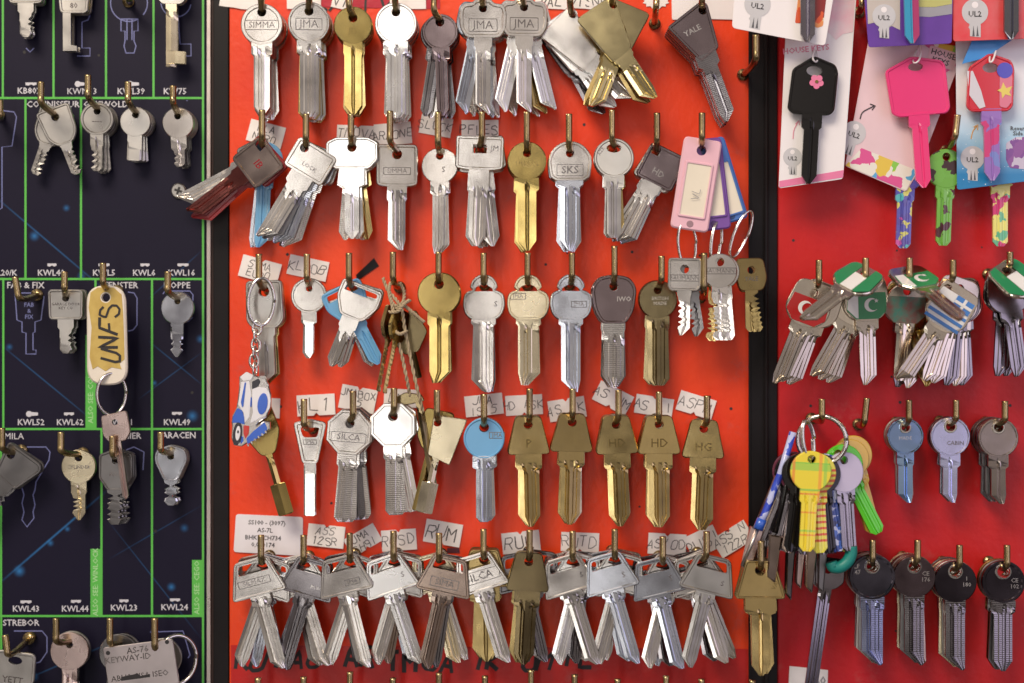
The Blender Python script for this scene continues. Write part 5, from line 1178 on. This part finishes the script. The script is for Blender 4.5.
# rear hanging patterned keys (only blades show)
GRP = pattern_mat('lime with dark cats pattern', (.16, .42, .06), [(.05, .02, .02), (.17, .44, .07), (.08, .02, .03)], 'vor', .9)
YPK = pattern_mat('yellow with pink strawberries', (.78, .74, .22), [(.80, .76, .25), (.62, .05, .20), (.15, .50, .30)], 'vor', .8)
BPK = pattern_mat('blue purple tribal', (.10, .10, .42), [(.55, .10, .38), (.10, .45, .50), (.62, .60, .15), (.10, .08, .35)], 'vor', 1.1)
novelty('disc', BPK, 906, 157, .012, -2, 'blue and purple patterned key hanging below the pink card')
novelty('disc', GRP, 946, 154, .0145, -2, 'lime green key with dark pattern between the cards')
novelty('disc', YPK, 1000, 155, .012, 0, 'yellow and pink patterned key below the blue card')
hook((957.6, 115), (955, 138), 'brass hook through the lime green key', base=(944, 152), de=.030)
# card B and black key
cB = card([(786, 22), (857, -12), (843, 179), (778.5, 188.5)], .020, CARDW, 'tall white card with pink lettering behind the black key', 3)
flat('pink_stripe', [(779.3, 181), (843.8, 170), (843, 177.5), (779.2, 187.5)], .0206, .00006, plain('pink print', (.80, .22, .40), .4), cB, bev=.00001)
flat('pink_print', [(820, -5), (855, -8), (853, 32), (843, 34), (836, 40), (826, 30)], .0206, .00006, plain('pale pink print', (.85, .45, .55), .4, col2=(.80, .70, .72), scale=90), cB, bev=.00001)
print_text('printed_lettering', 'HOUSE KEYS', 806, 49.5, 8.2, .0208, plain('rose print', (.75, .25, .35), .4), cB, -6)
ulkey(cB, 792.5, 157, .0206, .78, 0)
lines_obj('printed_arrow', [smooth2([(793, 139), (794, 130), (798.5, 121)], 5), [(795.5, 124), (799, 120.5), (799.5, 125)]], .0208, .8, MATS['rose print'], cB)
bk = novelty('tag_house', BLKK, 814.5, 65, .025, -3, 'glossy black house shaped key with pink flower on white card')
for i in range(5):
    a = 2 * math.pi * i / 5 + .3
    link('flower_petal', plate('flower_petal', circ(2.5 + 4.2 * math.cos(a), 17 + 4.2 * math.sin(a), 3.2, 14), None, .0003, 0, 0, .00005), plain('pink petal', (.80, .22, .38), .3), bk, (0, -.00105 - .00006 * i, 0))
link('flower_centre', plate('flower_centre', circ(2.5, 17, 1.7, 12), None, .0003, 0, 0, .00005), GLD, bk, (0, -.0015, 0))
tie = tube_obj('plastic_tie', catmull([W(x, y, d_) for x, y, d_ in ((815, 50, .0207), (813.5, 54, .025), (813, 59, .0285), (816, 62, .027), (818, 58, .024), (817, 51, .0207))], 5), .0005, CARDW, None, 6); tag(tie, 'clear plastic tie through the black key', 'tie')
# card C and pink key
pcm = plain('pale pink card', (.80, .60, .64), .35, coat=.3)
cC = card([(870, 32), (965, 48), (918, 172), (906, 192), (845, 166)], .013, pcm, 'large pale pink card behind the pink key', 3)
flow = pattern_mat('bright flower print', (.80, .78, .70), [(.70, .10, .30), (.25, .60, .08), (.75, .55, .08), (.10, .40, .70), (.80, .78, .7)], 'vor', .55)
flat('flower_border', [(861.5, 148), (917, 170.5), (906, 190.5), (845.5, 165.5)], .0136, .00006, flow, cC, bev=.00001)
flat('flower_border', [(918, 40), (962, 47), (956, 66), (944, 74), (934, 52)], .0136, .00006, flow, cC, bev=.00001)
bb = flat('lettering_badge', rp([(930, 45), (957, 53), (954, 71), (927, 62)], 3), .0138, .00006, plain('pale badge print', (.82, .55, .58), .4), cC, bev=.00001)
print_text('printed_lettering', 'HOUSE', 943.5, 54.5, 8, .0140, INK, cC, 16); print_text('printed_lettering', 'KEYS', 940.5, 61.5, 8, .0140, INK, cC, 16)
ulkey(cC, 854, 133, .0136, 1.0, 18)
lines_obj('printed_arrow', [smooth2([(860, 119), (863, 112), (874, 106)], 5), [(870, 104), (875.5, 105.8), (872, 110)]], .0138, 1.1, INK, cC)
PNKK = plain('hot pink lacquer', (.80, .04, .20), .2, coat=.9, vary=.02)
KT['pinkhouse'] = kind(rp([(-31, 2), (-4, -11), (26, -5), (30, 0), (32, 44), (28, 49), (-20, 50), (-27, 46)], 4), circ(0, 0, 7.5, 20, ry=4.2), 0, std_rows(47, 15, 122, 'point', (21, 46, 62)), G4, 56, rim=1.4)
pk2 = novelty('pinkhouse', PNKK, 915, 64, .020, 4, 'hot pink house shaped key on the pale pink card', yaw=0)
tie = tube_obj('plastic_tie', catmull([W(x, y, d_) for x, y, d_ in ((920, 46, .0136), (921, 52, .02), (919, 60, .0245), (915, 63, .0245), (913, 60, .020), (917, 50, .0136))], 5), .0005, CARDW, None, 6); tag(tie, 'clear plastic tie through the hot pink key', 'tie')
# card F
blc = plain('white to blue card', (.75, .80, .86), .3, coat=.3)
def grad_card():
    m, t, b = nodes('white to blue printed card'); N = t.nodes.new; L = t.links.new
    tc = N('ShaderNodeTexCoord'); sp = N('ShaderNodeSeparateXYZ'); L(tc.outputs['Object'], sp.inputs[0])
    mr = N('ShaderNodeMapRange'); mr.inputs['From Min'].default_value = .006; mr.inputs['From Max'].default_value = -.034; L(sp.outputs[2], mr.inputs['Value'])
    r = N('ShaderNodeValToRGB'); r.color_ramp.elements[0].color = (.80, .82, .86, 1); r.color_ramp.elements[1].color = (.02, .22, .48, 1); e_ = r.color_ramp.elements.new(.6); e_.color = (.35, .60, .78, 1)
    n = N('ShaderNodeTexVoronoi'); n.inputs['Scale'].default_value = 420; L(tc.outputs['Object'], n.inputs['Vector'])
    lt = N('ShaderNodeMath'); lt.operation = 'LESS_THAN'; L(n.outputs['Distance'], lt.inputs[0]); lt.inputs[1].default_value = .12
    ml = N('ShaderNodeMath'); ml.operation = 'MULTIPLY'; L(lt.outputs[0], ml.inputs[0]); L(mr.outputs[0], ml.inputs[1])
    mx = N('ShaderNodeMix'); mx.data_type = 'RGBA'; L(ml.outputs[0], mx.inputs[0]); L(mr.outputs[0], r.inputs[0]); L(r.outputs[0], mx.inputs[6]); mx.inputs[7].default_value = (.8, .85, .9, 1)
    L(mx.outputs[2], b.inputs['Base Color']); b.inputs['Roughness'].default_value = .3; b.inputs['Coat Weight'].default_value = .3
    return m
cF = card([(955.5, 30), (1045, 30), (1045, 179), (957, 190)], .017, grad_card(), 'white and blue card behind the red and purple key', 3)
ulkey(cF, 972.5, 158, .0176, 1.0, 0)
lines_obj('printed_arrow', [smooth2([(971, 139), (973, 131), (977, 126)], 5), [(973.5, 127), (978, 124.5), (977.5, 130)]], .0178, .9, plain('orange print', (.75, .35, .03), .4), cF)
print_text('printed_lettering', 'Reverse', 1020, 128.5, 6, .0179, ULD, cF); print_text('printed_lettering', 'Side', 1018, 133.5, 6, .0179, ULD, cF)
flat('printed_key_back', rp([(1006, 143), (1016, 137), (1034, 137), (1034, 170), (1010, 168), (1006, 160)], 2), .0176, .00006, pattern_mat('violet sketch print', (.20, .06, .28), [(.55, .50, .62), (.25, .08, .3), (.65, .6, .7)], 'vor', .8), cF, bev=.00001)
BUT = pattern_mat('red purple gradient key', (.62, .02, .06), [(.20, .06, .40), (.62, .03, .08), (.10, .12, .55), (.60, .02, .07)], 'vor', .18)
BUT2 = pattern_mat('purple and blue smears', (.30, .16, .50), [(.10, .14, .55), (.60, .05, .20), (.20, .25, .6)], 'vor', .5)
nk = novelty('tag_house', plain('cherry red lacquer', (.60, .015, .03), .2, coat=.9, vary=.02), 990, 62, .023, 1, 'red and violet house shaped key on the blue card', bmat=BUT2)
def npr(n, p, m_, i): link(n, plate(n, p, None, .0002, 0, 0, .00003), m_, nk, (0, -.00095 - .0001 * i, -.0015))
npr('printed_panel', rp([(9, 0), (21, 0), (22, 36), (15, 44), (8, 42)], 2), plain('rose panel print', (.70, .18, .26), .2, coat=.8), 0)
npr('printed_disc', circ(14, 6, 8, 20), plain('violet blue print', (.06, .06, .50), .2, coat=.8), 1)
npr('printed_arc', [(-24, 6), (-18, 6), (-10, 26), (-6, 42), (-12, 44), (-22, 30)], plain('pearl print', (.70, .68, .74), .25, coat=.8), 0)
npr('printed_butterfly', [(12, 18), (15, 24), (21, 22), (18, 28), (20, 32), (14, 30), (11, 34), (10, 28), (6, 26), (10, 24)], plain('yellow line print', (.80, .65, .15), .3), 2)
tie = tube_obj('plastic_tie', catmull([W(x, y, d_) for x, y, d_ in ((996, 42, .0176), (996, 50, .023), (993, 60, .0275), (990, 62, .0265), (990, 56, .023), (994, 46, .0176))], 5), .0005, CARDW, None, 6); tag(tie, 'clear plastic tie through the red and violet key', 'tie')
flat_bl = flat('blue_leaflet', [(962, 64), (972, 40), (1012, 40), (985, 58)], .0235, .0003, plain('bright blue print', (.05, .28, .70), .3, coat=.3)); tag(flat_bl, 'bright blue paper wedge between the red and blue cards', 'card')
# top row cards
cD = card([(861, -40), (954, -40), (951.5, 43.5), (868.5, 47.5)], .030, pattern_mat('purple and yellow card print', (.30, .26, .42), [], 'plaid') if False else plain('violet card print', (.14, .05, .36), .3, coat=.3, vary=.2), 'purple and yellow card at the top edge', 3)
flat('pale_print', [(866, -20), (900, -20), (900, 30), (892, 26), (884, 30), (877, 22), (868, 24)], .0306, .00005, plain('cream print', (.55, .50, .46), .3), cD, bev=.00001)
flat('yellow_print', [(912, -20), (952, -20), (952, 4), (935, 7), (912, 7)], .0306, .00005, plain('olive yellow print', (.52, .52, .18), .3), cD, bev=.00001)
flat('grey_print', [(912, 7.2), (935, 7.2), (952, 4.2), (952, 14), (930, 17), (912, 16)], .0306, .00005, plain('grey mauve print', (.34, .34, .38), .3), cD, bev=.00001)
ulkey(cD, 884, 16, .0308, .98)
cE = card([(953, -40), (1045, -40), (1045, 38), (953, 41.5)], .0285, plain('coral red card', (.72, .05, .06), .3, coat=.3, col2=(.70, .12, .12), scale=130), 'coral red card at the top right corner', 3)
ulkey(cE, 975, 12, .0291, 1.1)
cA = card([(738, -60), (840, -40), (825, 46), (732, 28)], .0335, CARDW, 'white tilted card at the top edge left of the novelty cards', 4)
ulkey(cA, 757.5, 4, .0341, 1.1, 8)
flat('flame_print', rp([(799, -10), (827, -8), (823, 26), (817, 28), (811, 24), (795, 23)], 1.5), .0341, .00005, pattern_mat('flame print', (.70, .10, .03), [(.78, .30, .10), (.25, .02, .02), (.80, .65, .4)], 'vor', .5), cA, bev=.00001)
KT['novblade'] = kind(rp([(-20, -8), (20, -8), (20, 40), (-20, 40)], 5), circ(0, 0, 4, 12), 0, std_rows(38, 14, 116, 'point'), G4, 44)
novelty('novblade', metal('flame steel', (.30, .27, .30), .2), 807.5, -79, .0375, 0, 'dark steel key blade on the white top card')
novelty('novblade', pattern_mat('cyan violet split', (.03, .30, .50), [(0, 5, 4, (.40, .02, .12), .95)]), 909, -77, .0340, 1.5, 'blue and crimson key blade on the purple top card')
novelty('novblade', metal('black card steel', (.18, .18, .20), .2), 1011, -81, .0325, 0, 'black key blade on the coral red card')
hook((862, -12), (862, 6), 'brass hook at the top edge left of the purple card', base=(857, 14), de=.022)
nk_ = len([o for o in bpy.data.objects if o.parent is None])
print('top-level', nk_, 'all', len(bpy.data.objects))
